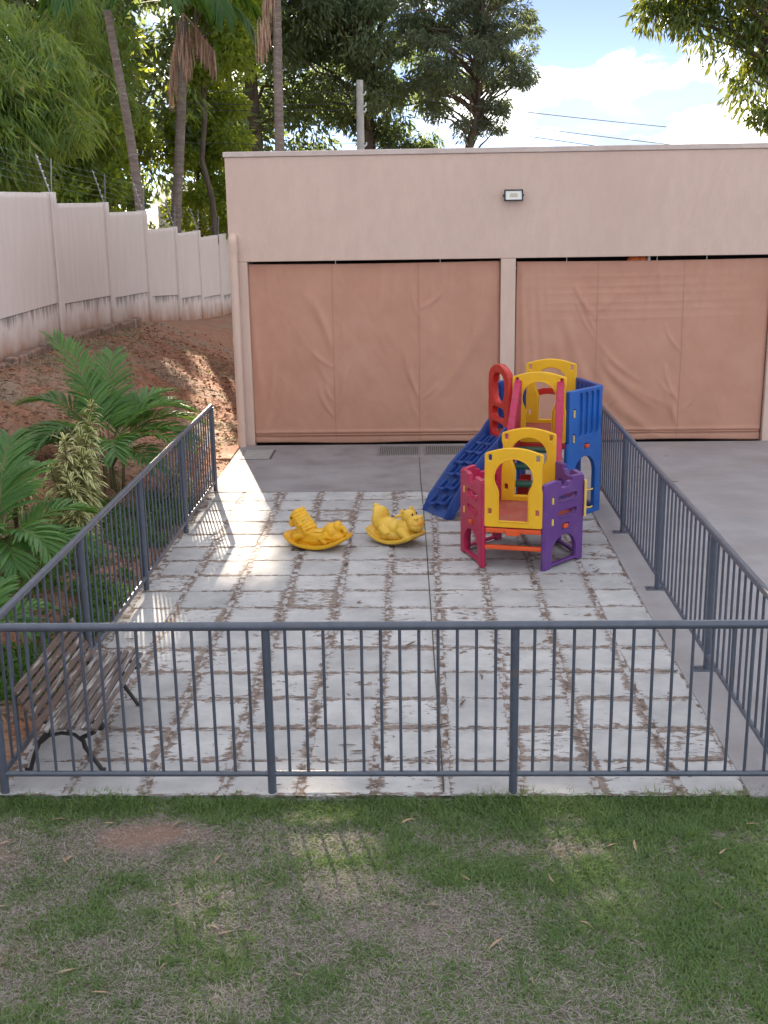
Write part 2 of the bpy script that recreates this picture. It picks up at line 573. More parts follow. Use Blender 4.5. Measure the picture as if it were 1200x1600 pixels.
# ------------------------------------------------------------------ paved patio
def slab_material():
    m = bpy.data.materials.new('worn_painted_slab')
    m.use_nodes = True
    nt = m.node_tree
    N = nt.nodes.new
    L = nt.links.new
    b = nt.nodes['Principled BSDF']
    b.inputs['Roughness'].default_value = .8
    b.inputs['Specular IOR Level'].default_value = .3
    geo = N('ShaderNodeNewGeometry')
    tc = N('ShaderNodeTexCoord')
    oi = N('ShaderNodeObjectInfo')
    def noise(scale, detail, vec, rough=.6, stretch=None):
        n = N('ShaderNodeTexNoise')
        n.inputs['Scale'].default_value = scale
        n.inputs['Detail'].default_value = detail
        n.inputs['Roughness'].default_value = rough
        if stretch:
            mp = N('ShaderNodeMapping')
            mp.inputs['Scale'].default_value = stretch
            L(vec, mp.inputs['Vector'])
            vec = mp.outputs[0]
        L(vec, n.inputs['Vector'])
        return n.outputs['Fac']
    def math_(op, a, bb=None, c=None):
        n = N('ShaderNodeMath')
        n.operation = op
        for i, v in enumerate((a, bb, c)):
            if v is None:
                continue
            if isinstance(v, (int, float)):
                n.inputs[i].default_value = v
            else:
                L(v, n.inputs[i])
        return n.outputs[0]
    pos = geo.outputs['Position']
    sep = N('ShaderNodeSeparateXYZ')
    L(tc.outputs['Object'], sep.inputs[0])
    ax = math_('ABSOLUTE', sep.outputs['X'])
    ay = math_('ABSOLUTE', sep.outputs['Y'])
    ex = math_('MULTIPLY', math_('SUBTRACT', ax, .15), 3.0)
    ey = math_('MULTIPLY', math_('SUBTRACT', ay, .17), 3.2)
    e = math_('MAXIMUM', math_('MAXIMUM', ex, ey), 0.0)          # wear near the slab's rim
    nw = noise(13, 11, pos, .74, (.75, 1.7, 1))
    big = noise(.7, 3, pos)
    rnd = math_('MULTIPLY', math_('POWER', oi.outputs['Random'], 4.0), .13)
    w = math_('ADD', math_('ADD', nw, math_('MULTIPLY', e, 1.0)), math_('ADD', math_('MULTIPLY', big, .22), rnd))
    ramp = N('ShaderNodeValToRGB')
    ramp.color_ramp.elements[0].position = .755
    ramp.color_ramp.elements[1].position = .79
    L(w, ramp.inputs['Fac'])
    paint = N('ShaderNodeValToRGB')
    paint.color_ramp.elements[0].color = (.345, .338, .345, 1)
    paint.color_ramp.elements[1].color = (.49, .477, .482, 1)
    paint.color_ramp.elements[0].position = .3
    paint.color_ramp.elements[1].position = .66
    L(noise(3.2, 8, pos, .65), paint.inputs['Fac'])
    mud = N('ShaderNodeValToRGB')
    mud.color_ramp.elements[0].color = (.13, .10, .09, 1)
    mud.color_ramp.elements[1].color = (.30, .235, .20, 1)
    mud.color_ramp.elements[0].position = .35
    mud.color_ramp.elements[1].position = .66
    L(noise(16, 7, pos), mud.inputs['Fac'])
    mx = N('ShaderNodeMix')
    mx.data_type = 'RGBA'
    L(ramp.outputs[0], mx.inputs[0])
    tone = N('ShaderNodeHueSaturation')
    L(math_('MULTIPLY_ADD', oi.outputs['Random'], .26, .84), tone.inputs['Value'])
    L(paint.outputs[0], tone.inputs['Color'])
    L(tone.outputs[0], mx.inputs[6])
    L(mud.outputs[0], mx.inputs[7])
    L(mx.outputs[2], b.inputs['Base Color'])
    bp = N('ShaderNodeBump')
    bp.inputs['Strength'].default_value = .5
    bp.inputs['Distance'].default_value = .006
    h = math_('SUBTRACT', math_('MULTIPLY', noise(60, 5, pos), .5), math_('MULTIPLY', ramp.outputs[0], .5))
    L(h, bp.inputs['Height'])
    L(bp.outputs[0], b.inputs['Normal'])
    return m

def filler_material():
    m = bpy.data.materials.new('joint_mortar_and_mud')
    m.use_nodes = True
    nt = m.node_tree
    N = nt.nodes.new
    L = nt.links.new
    b = nt.nodes['Principled BSDF']
    b.inputs['Roughness'].default_value = .9
    geo = N('ShaderNodeNewGeometry')
    n = N('ShaderNodeTexNoise')
    n.inputs['Scale'].default_value = 10
    n.inputs['Detail'].default_value = 9
    n.inputs['Roughness'].default_value = .66
    L(geo.outputs['Position'], n.inputs['Vector'])
    r = N('ShaderNodeValToRGB')
    e = r.color_ramp.elements
    e[0].position = .36
    e[0].color = (.085, .062, .053, 1)
    e[1].position = .57
    e[1].color = (.40, .39, .40, 1)
    k = e.new(.492)
    k.color = (.215, .155, .13, 1)
    k2 = e.new(.515)
    k2.color = (.36, .345, .35, 1)
    L(n.outputs['Fac'], r.inputs['Fac'])
    L(r.outputs[0], b.inputs['Base Color'])
    bp = N('ShaderNodeBump')
    bp.inputs['Strength'].default_value = .9
    bp.inputs['Distance'].default_value = .012
    L(n.outputs['Fac'], bp.inputs['Height'])
    L(bp.outputs[0], b.inputs['Normal'])
    return m

COLS = [-2.62, -2.20, -1.715, -1.23, -.752, -.305, .15, .60, 1.062, 1.56, 1.955]
ROWS = [6.40, 6.84, 7.313, 7.822, 8.29, 8.80, 9.29, 9.777, 10.237, 10.70, 11.19, 11.67, 12.15, 12.67, 13.17, 13.62, 14.06]
def build_patio():
    def zf(X, Y):
        return -.005 + .012 * (fbm(X * 9, Y * 9, 3) - .5) + .006 * (fbm(X * 30, Y * 30, 2) - .5)
    xs = np.arange(-2.64, 1.99, .022)
    ys = np.arange(6.395, 14.065, .022)
    me = grid_mesh('patio', xs, ys, zf)
    patio = link('patio', me, filler_material())
    tag(patio, kind='structure')
    mb = MB()
    mb.box(-2.64, 1.97, 6.39, 14.06, -.25, -.03)
    mb.build('patio_base', M['cover'], patio)
    sm_ = slab_material()
    for i in range(len(COLS) - 1):
        for j in range(len(ROWS) - 1):
            x0, x1, y0, y1 = COLS[i], COLS[i + 1], ROWS[j], ROWS[j + 1]
            gx = random.uniform(.012, .028)
            gxr = random.uniform(.012, .028) if i < len(COLS) - 2 else .012
            if i == 0:
                gx = random.uniform(.03, .09)
            gy = random.uniform(.005, .011)
            cx, cy = (x0 + x1) / 2, (y0 + y1) / 2
            hx0, hx1 = x0 + gx - cx, x1 - gxr - cx
            hy0, hy1 = y0 + gy - cy, y1 - gy - cy
            if j == 0:
                hy0 = y0 + .012 - cy
            pts = []
            n = 5
            cor = [(hx0, hy0), (hx1, hy0), (hx1, hy1), (hx0, hy1)]
            for a in range(4):
                p, q = cor[a], cor[(a + 1) % 4]
                for k in range(n):
                    t = k / n
                    if k == 0:
                        # chipped corner
                        r_, s_ = random.uniform(.006, .028), random.uniform(.006, .028)
                        o = cor[a - 1]
                        d1 = Vector((o[0] - p[0], o[1] - p[1])).normalized()
                        d2 = Vector((q[0] - p[0], q[1] - p[1])).normalized()
                        pts.append((p[0] + d1.x * r_, p[1] + d1.y * r_))
                        pts.append((p[0] + d2.x * s_, p[1] + d2.y * s_))
                    else:
                        jx = random.gauss(0, .006) if a in (1, 3) else 0
                        jy = random.gauss(0, .0035) if a in (0, 2) else 0
                        pts.append((p[0] + (q[0] - p[0]) * t + jx, p[1] + (q[1] - p[1]) * t + jy))
            m = len(pts)
            z = [random.gauss(0, .0015) for _ in range(4)]
            def top(x, y):
                return z[0] + z[1] * x * 3 + z[2] * y * 3
            V = [(x * .975, y * .975, top(x, y)) for x, y in pts] + [(x, y, top(x, y) - .004) for x, y in pts] + [(x * 1.01, y * 1.01, -.03) for x, y in pts]
            F = [tuple(range(m))]
            for a in range(m):
                b_ = (a + 1) % m
                F.append((a, m + a, m + b_, b_))
                F.append((m + a, 2 * m + a, 2 * m + b_, m + b_))
            me = bpy.data.meshes.new('slab')
            me.from_pydata(V, [], F)
            o = link('slab', me, sm_)
            o.location = (cx, cy, 0)
            setparent(o, patio)
    # saw-cut control joint running the length of the patio
    mb = MB()
    pts = [(-.02, 16.0), (.0, 14.5), (.03, 13), (.055, 11.5), (.075, 10), (.095, 8.5), (.115, 7.2), (.125, 6.42)]
    for (xa, ya), (xb, yb) in zip(pts[:-1], pts[1:]):
        w = .0045
        mb.add([(xa - w, ya, .0065), (xa + w, ya, .0065), (xb + w, yb, .0065), (xb - w, yb, .0065)], [(0, 3, 2, 1)])
    mb.build('control_joint', M['joint'], patio)
    # smooth cement apron in front of the building and yard to the right
    a = MB()
    a.box(-2.66, 1.955, 14.065, 16.93, -.2, .002, .004)
    tag(a.build('apron', M['apron']), kind='structure')
    y = MB()
    y.box(1.962, 16, 6.38, 16.93, -.2, .004, .004)
    tag(y.build('yard', M['yard']), kind='structure')
build_patio()

# ------------------------------------------------------------------ building
BY = 16.95
def curtain_material():
    m = mat('tan_tarpaulin', (.515, .275, .192), (.47, .245, .168), scale=2.2, rough=.75, bump=.18, bscale=240, spec=.25, c3=(.52, .295, .21), s3=.9, lo3=.5, hi3=.75, bdist=.003)
    return m
M['curtain'] = curtain_material()
M['seam'] = mat('curtain_seam', (.45, .23, .152), (.41, .205, .135), scale=9, rough=.8)

def curtain(name, label, x0, x1, z_top, seed, sag, seams, folds, bow):
    r = random.Random(seed)
    nx, nz = 190, 130
    W = x1 - x0
    zb = .014
    us = np.linspace(0, 1, nx)
    vs = np.linspace(0, 1, nz)
    U, Vv = np.meshgrid(us, vs)
    D = .05 * np.sin(np.pi * U) * np.sin(np.pi * Vv ** 1.2)
    D += .014 * (fbm(U * 5 + seed, Vv * 4, 3) - .5)
    D += .012 * (fbm((U - .35 * Vv) * 22 + seed * 3, (Vv + U * .4) * 5, 3) - .5) * (.35 + fbm(U * 3 + 7 * seed, Vv * 3, 2))
    for (u0, v0, u1, v1, w, amp, curve) in folds:
        n = 14
        best = np.full(U.shape, 9.0)
        tt = np.zeros(U.shape)
        for k in range(n):
            t0 = k / n
            t1 = (k + 1) / n
            f = lambda t: (u0 + (u1 - u0) * t + curve * math.sin(math.pi * t), v0 + (v1 - v0) * t)
            a, b = f(t0), f(t1)
            dx, dy = b[0] - a[0], b[1] - a[1]
            q = np.clip(((U - a[0]) * dx + (Vv - a[1]) * dy) / (dx * dx + dy * dy + 1e-9), 0, 1)
            d = np.hypot(U - a[0] - q * dx, (Vv - a[1] - q * dy) * .75)
            mask = d < best
            best = np.where(mask, d, best)
            tt = np.where(mask, t0 + q / n, tt)
        taper = np.sin(np.pi * np.clip(tt * .92 + .04, 0, 1)) ** .6
        D += 1.6 * amp * np.exp(-(best / w) ** 2) * taper
    # hem pocket along the bottom
    D -= .022 * np.exp(-((Vv - .957) / .010) ** 2)
    D += .016 * np.exp(-((Vv - .938) / .008) ** 2)
    X = x0 + W * U + bow * np.sin(np.pi * Vv) * (1 - 2 * U)
    ztop = z_top - sag * np.sin(np.pi * U)
    Z = ztop + (zb - ztop) * Vv + .01 * np.sin(U * 9 + seed) * (Vv > .97)
    Y = BY + .085 - D
    V = np.stack([X, Y, Z], -1).reshape(-1, 3)
    i = (np.arange(nz - 1)[:, None] * nx + np.arange(nx - 1)[None, :]).ravel()
    root = thing(name, ((x0 + x1) / 2, BY + .085, zb), label, 'curtain', 'tarpaulin curtains')
    o = link('sheet', fast_mesh('sheet', V, np.stack([i, i + nx, i + nx + 1, i + 1], 1), smooth=True), M['curtain'], root)
    sol = o.modifiers.new('thickness', 'SOLIDIFY')
    sol.thickness = .003
    for s_ in seams:
        c = int(s_ * (nx - 1))
        mb = MB()
        P = V.reshape(nz, nx, 3)
        for k in range(nz - 1):
            a, b = P[k, c], P[k + 1, c]
            mb.add([(a[0] - .007, a[1] - .0035, a[2]), (a[0] + .007, a[1] - .0035, a[2]), (b[0] + .007, b[1] - .0035, b[2]), (b[0] - .007, b[1] - .0035, b[2])], [(0, 3, 2, 1)])
        mb.build('seam', M['seam'], root)
    mb = MB()
    mb.tube([(x0 + .02, BY + .075, .135), (x1 - .02, BY + .075, .135)], .012, 8)
    mb.build('hem_bar', M['seam'], root)
    return root

def rand_folds(r, seams, extra):
    F = []
    for s in seams:
        for k in range(10):
            side = r.choice((-1, 1))
            v0 = r.uniform(.05, .75)
            ln = r.uniform(.08, .26)
            F.append((s + side * r.uniform(.02, .10), v0, s + side * .006, v0 + ln, r.uniform(.006, .014), r.uniform(.004, .011), side * .012))
    for k in range(9):
        u = .5 + .5 * (k + r.random()) / 9
        F.append((u, .0, u + r.uniform(-.03, .01), r.uniform(.12, .38), .010, r.uniform(.004, .010), 0))
        if k % 2:
            u = .12 * r.random()
            F.append((u, .0, u + .01, r.uniform(.1, .5), .010, r.uniform(.003, .008), 0))
    return F + extra

def build_building():
    root = thing('playroom_building', (1.2, BY, 0), 'single storey beige plaster building with flat roof behind the playground', 'building')
    XL, XR, YB, ZT = -2.71, 12.4, 25.0, 4.10
    # front: columns, beam
    cols = [(XL, -2.46), (1.16, 1.37), (5.0, 5.22), (8.85, 9.07), (12.15, XR)]
    for a, b in cols:
        mb = MB()
        mb.box(a, b, BY, BY + .22, -.1, 2.668, .006)
        mb.build('column', M['wall'], root)
    mb = MB()
    mb.box(XL, XR, BY - .003, BY + .22, 2.67, ZT, .006)
    mb.build('beam_wall', M['wall'], root)
    mb = MB()
    mb.box(XL, XL + .2, BY + .223, YB, -.4, ZT)
    mb.box(XR - .2, XR, BY + .223, YB, -.4, ZT)
    mb.box(XL + .203, XR - .203, YB - .2, YB, -.4, ZT - .003)
    mb.build('wall', M['wall'], root)
    mb = MB()
    mb.box(XL - .02, XR + .02, BY - .025, BY + .26, ZT + .002, ZT + .075, .008)
    mb.box(XL - .02, XL + .24, BY + .262, YB + .02, ZT + .002, ZT + .075, .008)
    mb.box(XR - .24, XR + .02, BY + .262, YB + .02, ZT + .002, ZT + .075, .008)
    mb.box(XL + .242, XR - .242, YB - .24, YB + .02, ZT + .002, ZT + .075, .008)
    mb.build('coping', M['coping'], root)
    mb = MB()
    mb.box(XL + .21, XR - .21, BY + .23, YB - .21, 3.3, 3.5)
    mb.build('roof', M['cover'], root)
    mb = MB()
    mb.box(XL + .21, XR - .21, BY + .23, YB - .21, -.1, .0)
    mb.build('floor', M['dark'], root)
    mb = MB()
    mb.box(XL + .21, XR - .21, BY + .9, BY + .95, .0, 3.29)
    mb.build('back_partition', M['dark'], root)
    # downpipe beside the left column
    mb = MB()
    x, y = -2.635, BY - .085
    pts = [(x, y, .0), (x, y, 2.93)]
    for k in range(1, 7):
        a = R(15 * k)
        pts.append((x, y + .085 * (1 - math.cos(a)), 2.93 + .085 * math.sin(a)))
    mb.tube(pts, .060, 16)
    dp = auto_smooth(mb.build('downpipe', M['wall'], root))
    for z in (.30, 1.55, 2.86):
        c = MB()
        c.tube([(x, y, z - .05), (x, y, z + .05)], .067, 16)
        auto_smooth(c.build('coupling', M['wall'], dp))
    # conduit / rough pier beside the pipe
    # curtains
    r = random.Random(3)
    ex1 = [(.02, .98, .14, .62, .012, .014, .02), (.03, .97, .09, .55, .010, .010, .01), (.0, .0, .04, .9, .016, .012, 0), (.22, .15, .33, .45, .02, .012, .01), (.26, .2, .33, .52, .012, .010, .01), (.97, .05, .80, .62, .022, .016, .03), (.99, .10, .72, .78, .022, .015, .05), (.93, .05, .88, .5, .014, .010, .0), (.985, .0, .985, .95, .010, .014, 0)]
    curtain('curtain', 'tan tarpaulin curtain closing the bay behind the yellow rocking toys', -2.455, 1.152, 2.632, 1, .012, (.335, .68), rand_folds(r, (.335, .68), ex1), -.012)
    r = random.Random(9)
    ex2 = [(.02, .0, .05, .95, .012, .016, 0), (.05, .05, .09, .85, .014, .012, .0), (.10, .2, .12, .7, .012, .008, 0), (.17, .45, .30, .93, .02, .016, -.02), (.20, .3, .36, .85, .02, .014, -.02), (.33, .50, .55, .80, .016, .014, -.03), (.32, .56, .52, .90, .018, .014, -.03), (.33, .44, .50, .66, .012, .010, -.02), (.32, .65, .62, 1.0, .02, .012, -.04), (.40, .62, .62, .80, .014, .008, -.02), (.985, .1, .985, .95, .014, .012, 0)]
    for k in range(6):
        v = .085 + .045 * k
        ex2.append((.02, v + .01 * (k % 2), .95, v - .01, .006, .0035, 0))
    curtain('curtain', 'tan tarpaulin curtain closing the bay behind the climbing tower and right fence', 1.39, 4.985, 2.618, 2, .012, (.325, .665), rand_folds(r, (.325, .665), ex2), -.006)
    r = random.Random(12)
    curtain('curtain', 'tan tarpaulin curtain cut off by the right edge of the picture', 5.24, 8.84, 2.60, 5, .012, (.325, .665), rand_folds(r, (.325, .665), []), -.006)
    # things seen in the gap above the right curtain
    for x in (3.38, 4.08, -1.2, .3, 2.1):
        mb = MB()
        mb.tube([(x, BY + .10, 2.56), (x, BY + .10, 2.70)], .006, 6)
        mb.build('curtain_hanger', M['white'], root)
    p = thing('orange_bundle', (3.13, BY + .2, 2.52), 'orange cloth bundle glimpsed in the gap above the right curtain', 'bundle')
    mb = MB()
    mb.ell((3.08, BY + .2, 2.60), (.12, .05, .07), seg=12, rings=8)
    mb.ell((3.19, BY + .19, 2.61), (.07, .05, .06), seg=12, rings=8)
    mb.build('cloth', M['orange'], p, smooth=True)
    mb = MB()
    mb.box(3.255, 3.295, BY + .14, BY + .19, 2.55, 2.665, .004)
    mb.build('strap_end', M['white'], p)
    # inside: pole the bundle rests on
    mb = MB()
    mb.tube([(XL + .22, BY + .2, 2.515), (XR - .22, BY + .2, 2.515)], .018, 8)
    mb.build('curtain_pole', M['steel'], root)
    # grey curb and footing by the left corner
    mb = MB()
    mb.box(-3.05, -2.67, 16.0, 16.9, -.25, .012, .006)
    mb.build('footing', M['soil'], root)

build_building()

def build_floodlight():
    x, y, z = 1.32, BY - .003, 3.53
    t = thing('floodlight', (x, y, z), 'small black rectangular floodlight on the beige wall above the right column', 'floodlight')
    mb = MB()
    o = rrect(-.132, .132, -.078, .078, .012)
    me = plate(o, [rrect(-.112, .112, -.060, .060, .008)], .035, .004)
    ob = link('bezel', me, M['black'], t)
    ob.matrix_basis = Matrix.Translation((x, y - .095, z)) @ Matrix.Rotation(R(82), 4, 'X')
    ob2 = MB()
    ob2.box(-.126, .126, -.072, .072, -.032, -.012, .006)
    b2 = link('housing', ob2.mesh('housing'), M['black'], t)
    b2.matrix_basis = ob.matrix_basis
    g = MB()
    g.box(-.113, .113, -.061, .061, -.006, .004)
    b3 = link('glass', g.mesh('glass'), M['lamp_glass'], t)
    b3.matrix_basis = ob.matrix_basis
    g = MB()
    g.box(-.055, .055, -.026, .026, .0045, .0065)
    b4 = link('led_board', g.mesh('led_board'), M['led'], t)
    b4.matrix_basis = ob.matrix_basis
    br = MB()
    br.box(x - .145, x - .135, y - .10, y + .004, z - .012, z + .012)
    br.box(x + .135, x + .145, y - .10, y + .004, z - .012, z + .012)
    br.box(x - .145, x + .145, y - .006, y + .006, z - .014, z + .014)
    br.build('bracket', M['black'], t)
build_floodlight()

def build_drains():
    for (x0, x1), lab in (((-.62, -.005), 'left slotted metal drain grate in the apron before the curtain'), ((.045, .70), 'right slotted metal drain grate half behind the blue ramp')):
        t = thing('drain_grate', ((x0 + x1) / 2, 16.44, 0), lab, 'drain grate', 'drain grates')
        y0, y1 = 16.15, 16.76
        f = MB()
        f.box(x0, x1, y0, y0 + .022, -.02, .008)
        f.box(x0, x1, y1 - .022, y1, -.02, .008)
        f.box(x0, x0 + .022, y0 + .0225, y1 - .0225, -.02, .008)
        f.box(x1 - .022, x1, y0 + .0225, y1 - .0225, -.02, .008)
        f.build('frame', M['grate'], t)
        s = MB()
        n = 22
        for k in range(n):
            a = x0 + .03 + (x1 - x0 - .06) * k / (n - 1)
            s.box(a - .0085, a + .0085, y0 + .023, y1 - .023, -.012, .0065)
        s.build('bars', M['grate'], t)
        p = MB()
        p.box(x0 + .004, x1 - .004, y0 + .004, y1 - .004, .0025, .0035)
        p.build('pit_shade_sheet', M['joint'], t)  # flat dark sheet, its colour stands in for the shade below the bars
    t = thing('inspection_cover', (-2.33, 16.28, 0), 'square cement inspection cover in the apron beside the downpipe', 'cover')
    c = MB()
    c.box(-2.53, -2.13, 15.98, 16.58, -.03, .012, .006)
    c.build('lid', M['cover'], t)
    c = MB()
    c.box(-2.128, -2.10, 15.97, 16.60, -.02, .0045)
    c.box(-2.55, -2.13, 15.955, 15.978, -.02, .0045)
    c.build('gap_strip', M['joint'], t)
build_drains()

# ------------------------------------------------------------------ boundary wall
def bwall_material():
    m = bpy.data.materials.new('boundary_wall_plaster')
    m.use_nodes = True
    nt = m.node_tree
    N = nt.nodes.new
    L = nt.links.new
    b = nt.nodes['Principled BSDF']
    b.inputs['Roughness'].default_value = .92
    b.inputs['Specular IOR Level'].default_value = .2
    geo = N('ShaderNodeNewGeometry')
    at = N('ShaderNodeAttribute')
    at.attribute_name = 'above'      # height above the soil line
    pl = N('ShaderNodeAttribute')
    pl.attribute_name = 'under'      # distance under the plinth ledge
    def noise(scale, st, detail=6):
        mp = N('ShaderNodeMapping')
        mp.inputs['Scale'].default_value = st
        L(geo.outputs['Position'], mp.inputs['Vector'])
        n = N('ShaderNodeTexNoise')
        n.inputs['Scale'].default_value = scale
        n.inputs['Detail'].default_value = detail
        L(mp.outputs[0], n.inputs['Vector'])
        return n.outputs['Fac']
    def mth(op, a, bb):
        n = N('ShaderNodeMath')
        n.operation = op
        for i, v in enumerate((a, bb)):
            if isinstance(v, (int, float)):
                n.inputs[i].default_value = v
            else:
                L(v, n.inputs[i])
        return n.outputs[0]
    def mixc(f, a, bb):
        mx = N('ShaderNodeMix')
        mx.data_type = 'RGBA'
        L(f, mx.inputs[0])
        if isinstance(a, tuple):
            mx.inputs[6].default_value = C4(a)
        else:
            L(a, mx.inputs[6])
        mx.inputs[7].default_value = C4(bb)
        return mx.outputs[2]
    def ramp(v, p0, p1, inv=False):
        r = N('ShaderNodeValToRGB')
        r.color_ramp.elements[0].position = p0
        r.color_ramp.elements[1].position = p1
        if inv:
            r.color_ramp.elements[0].color = (1, 1, 1, 1)
            r.color_ramp.elements[1].color = (0, 0, 0, 1)
        L(v, r.inputs['Fac'])
        return r.outputs[0]
    streak = noise(7, (1, 1, .16))
    c = mixc(ramp(streak, .35, .7), (.70, .61, .575), (.655, .565, .53))
    # red soil splashed and wicked up from the ground
    f = mth('ADD', mth('MULTIPLY', at.outputs['Fac'], -1.35), mth('ADD', noise(2.2, (1, 1, .7)), .42))
    c = mixc(mth('MULTIPLY', ramp(f, .30, .92), .85), c, (.36, .18, .10))
    # dark run-off below the ledge
    f2 = mth('SUBTRACT', noise(9, (1, 1, .10)), mth('MULTIPLY', pl.outputs['Fac'], 1.3))
    f2 = mth('MULTIPLY', ramp(f2, .30, .55), .7)
    c = mixc(f2, c, (.085, .07, .065))
    L(c, b.inputs['Base Color'])
    bp = N('ShaderNodeBump')
    bp.inputs['Strength'].default_value = .3
    bp.inputs['Distance'].default_value = .01
    L(noise(60, (1, 1, .5)), bp.inputs['Height'])
    L(bp.outputs[0], b.inputs['Normal'])
    return m

def build_boundary_wall():
    M['bwall'] = bwall_material()
    root = thing('boundary_wall', (WALL_X, 24, 0), 'long stepped grey beige boundary wall climbing along the left bank', 'wall')
    seams = [3.4, 6.7, 10.0, 13.2, 16.5, 19.95, 23.35, 26.65, 29.95, 33.1, 36.45, 39.8, 43]
    tops = [4.6, 4.45, 4.3, 4.1, 3.9, 3.70, 3.53, 3.345, 2.925, 2.76, 2.56, 2.56, 2.4]
    y_prev = .2
    def grid_panel(name, x, y0, y1, z0f, z1, ledge, thick, streaks):
        ny, nz = 14, 18
        V = []
        ab = []
        un = []
        for side in (0, 1):
            for k in range(nz + 1):
                for i in range(ny + 1):
                    y = y0 + (y1 - y0) * i / ny
                    zb = z0f(y)
                    top = z1(y) if callable(z1) else z1
                    z = zb + (top - zb) * k / nz
                    V.append((x - thick * side, y, z))
                    ab.append(max(0, z - float(wall_base(y))))
                    un.append(max(0, (top - z)) if streaks else 3.0)
        F = []
        n = (ny + 1) * (nz + 1)
        for side in (0, 1):
            o = n * side
            for k in range(nz):
                for i in range(ny):
                    a = o + k * (ny + 1) + i
                    q = (a, a + 1, a + ny + 2, a + ny + 1)
                    F.append(q if side == 0 else q[::-1])
        for k in range(nz):
            for i in (0, ny):
                a = k * (ny + 1) + i
                F.append((a, a + ny + 1, n + a + ny + 1, n + a) if i == 0 else (a, n + a, n + a + ny + 1, a + ny + 1))
        for i in range(ny):
            a = nz * (ny + 1) + i
            F.append((a, a + 1, n + a + 1, n + a))
        return link(name, fast_mesh(name, V, F, {'above': ab, 'under': un}), M['bwall'], root)
    for k, (ye, zt) in enumerate(zip(seams, tops)):
        y0, y1 = y_prev, ye
        lf = lambda y: wall_base((y0 + y1) / 2) * .35 + wall_base(y) * .65 + .60
        grid_panel('panel', WALL_X - .03, y0 + .23, y1 - .012, lambda y: float(lf(y)), zt, 0, .12, False)
        grid_panel('plinth', WALL_X - .045, y0 + .23, y1 - .012, lambda y: float(wall_base(y)) - .3, lambda y: float(lf(y)) - .004, 0, .10, True)
        grid_panel('pillar', WALL_X, y1, y1 + .225, lambda y: float(wall_base(y)) - .3, zt + .012, 0, .18, False)
        y_prev = ye
    mb = MB()
    # dark expansion gaps at the pillars
    for ye, zt in zip(seams, tops):
        mb.box(WALL_X - .10, WALL_X - .055, ye - .0115, ye - .0005, float(wall_base(ye)) - .2, zt - .01)
    mb.build('expansion_joint', M['joint'], root)
    # kerb stones lying along the wall foot
    for k, y in enumerate(np.arange(15.2, 24.5, 1.65)):
        mb = MB()
        z = float(wall_base(y)) - .02
        mb.box(WALL_X + .02, WALL_X + .20, y, y + 1.4, z - .2, z + .05 + .02 * (k % 3), .02)
        o = mb.build('footing_stone', M['bwall'], root)
    # electric fence on the wall top
    ef = thing('electric_fence', (WALL_X, 24, 3), 'electric security wires on leaning steel rods along the boundary wall top', 'electric fence')
    pts = []
    for ye, zt in zip(seams[2:11], tops[2:11]):
        y = ye + .11
        a = MB()
        p0 = Vector((WALL_X - .05, y, zt - .05))
        p1 = Vector((WALL_X - .24, y - .03, zt + .62))
        a.tube([p0, p1], .014, 6)
        rod = a.build('rod', M['steel'], ef)
        a = MB()
        a.tube([(WALL_X - .05, y + .03, zt - .05), (WALL_X - .03, y + .10, zt + .55)], .010, 6)
        a.build('earth_rod', M['steel'], ef)
        for q in (.25, .42, .59, .76, .93):
            c = p0.lerp(p1, q)
            i = MB()
            i.ell(c + Vector((.012, 0, 0)), (.017, .017, .02), seg=8, rings=6)
            i.build('insulator', M['white'], rod, smooth=True)
        pts.append([p0.lerp(p1, q) + Vector((.03, 0, 0)) for q in (.25, .42, .59, .76, .93)])
    for q in range(5):
        a = MB()
        for u, v in zip(pts[:-1], pts[1:]):
            mid = (u[q] + v[q]) / 2 - Vector((0, 0, .02))
            a.tube([u[q], mid, v[q]], .0018, 4, caps=False)
        a.build('wire', M['steel'], ef)
build_boundary_wall()

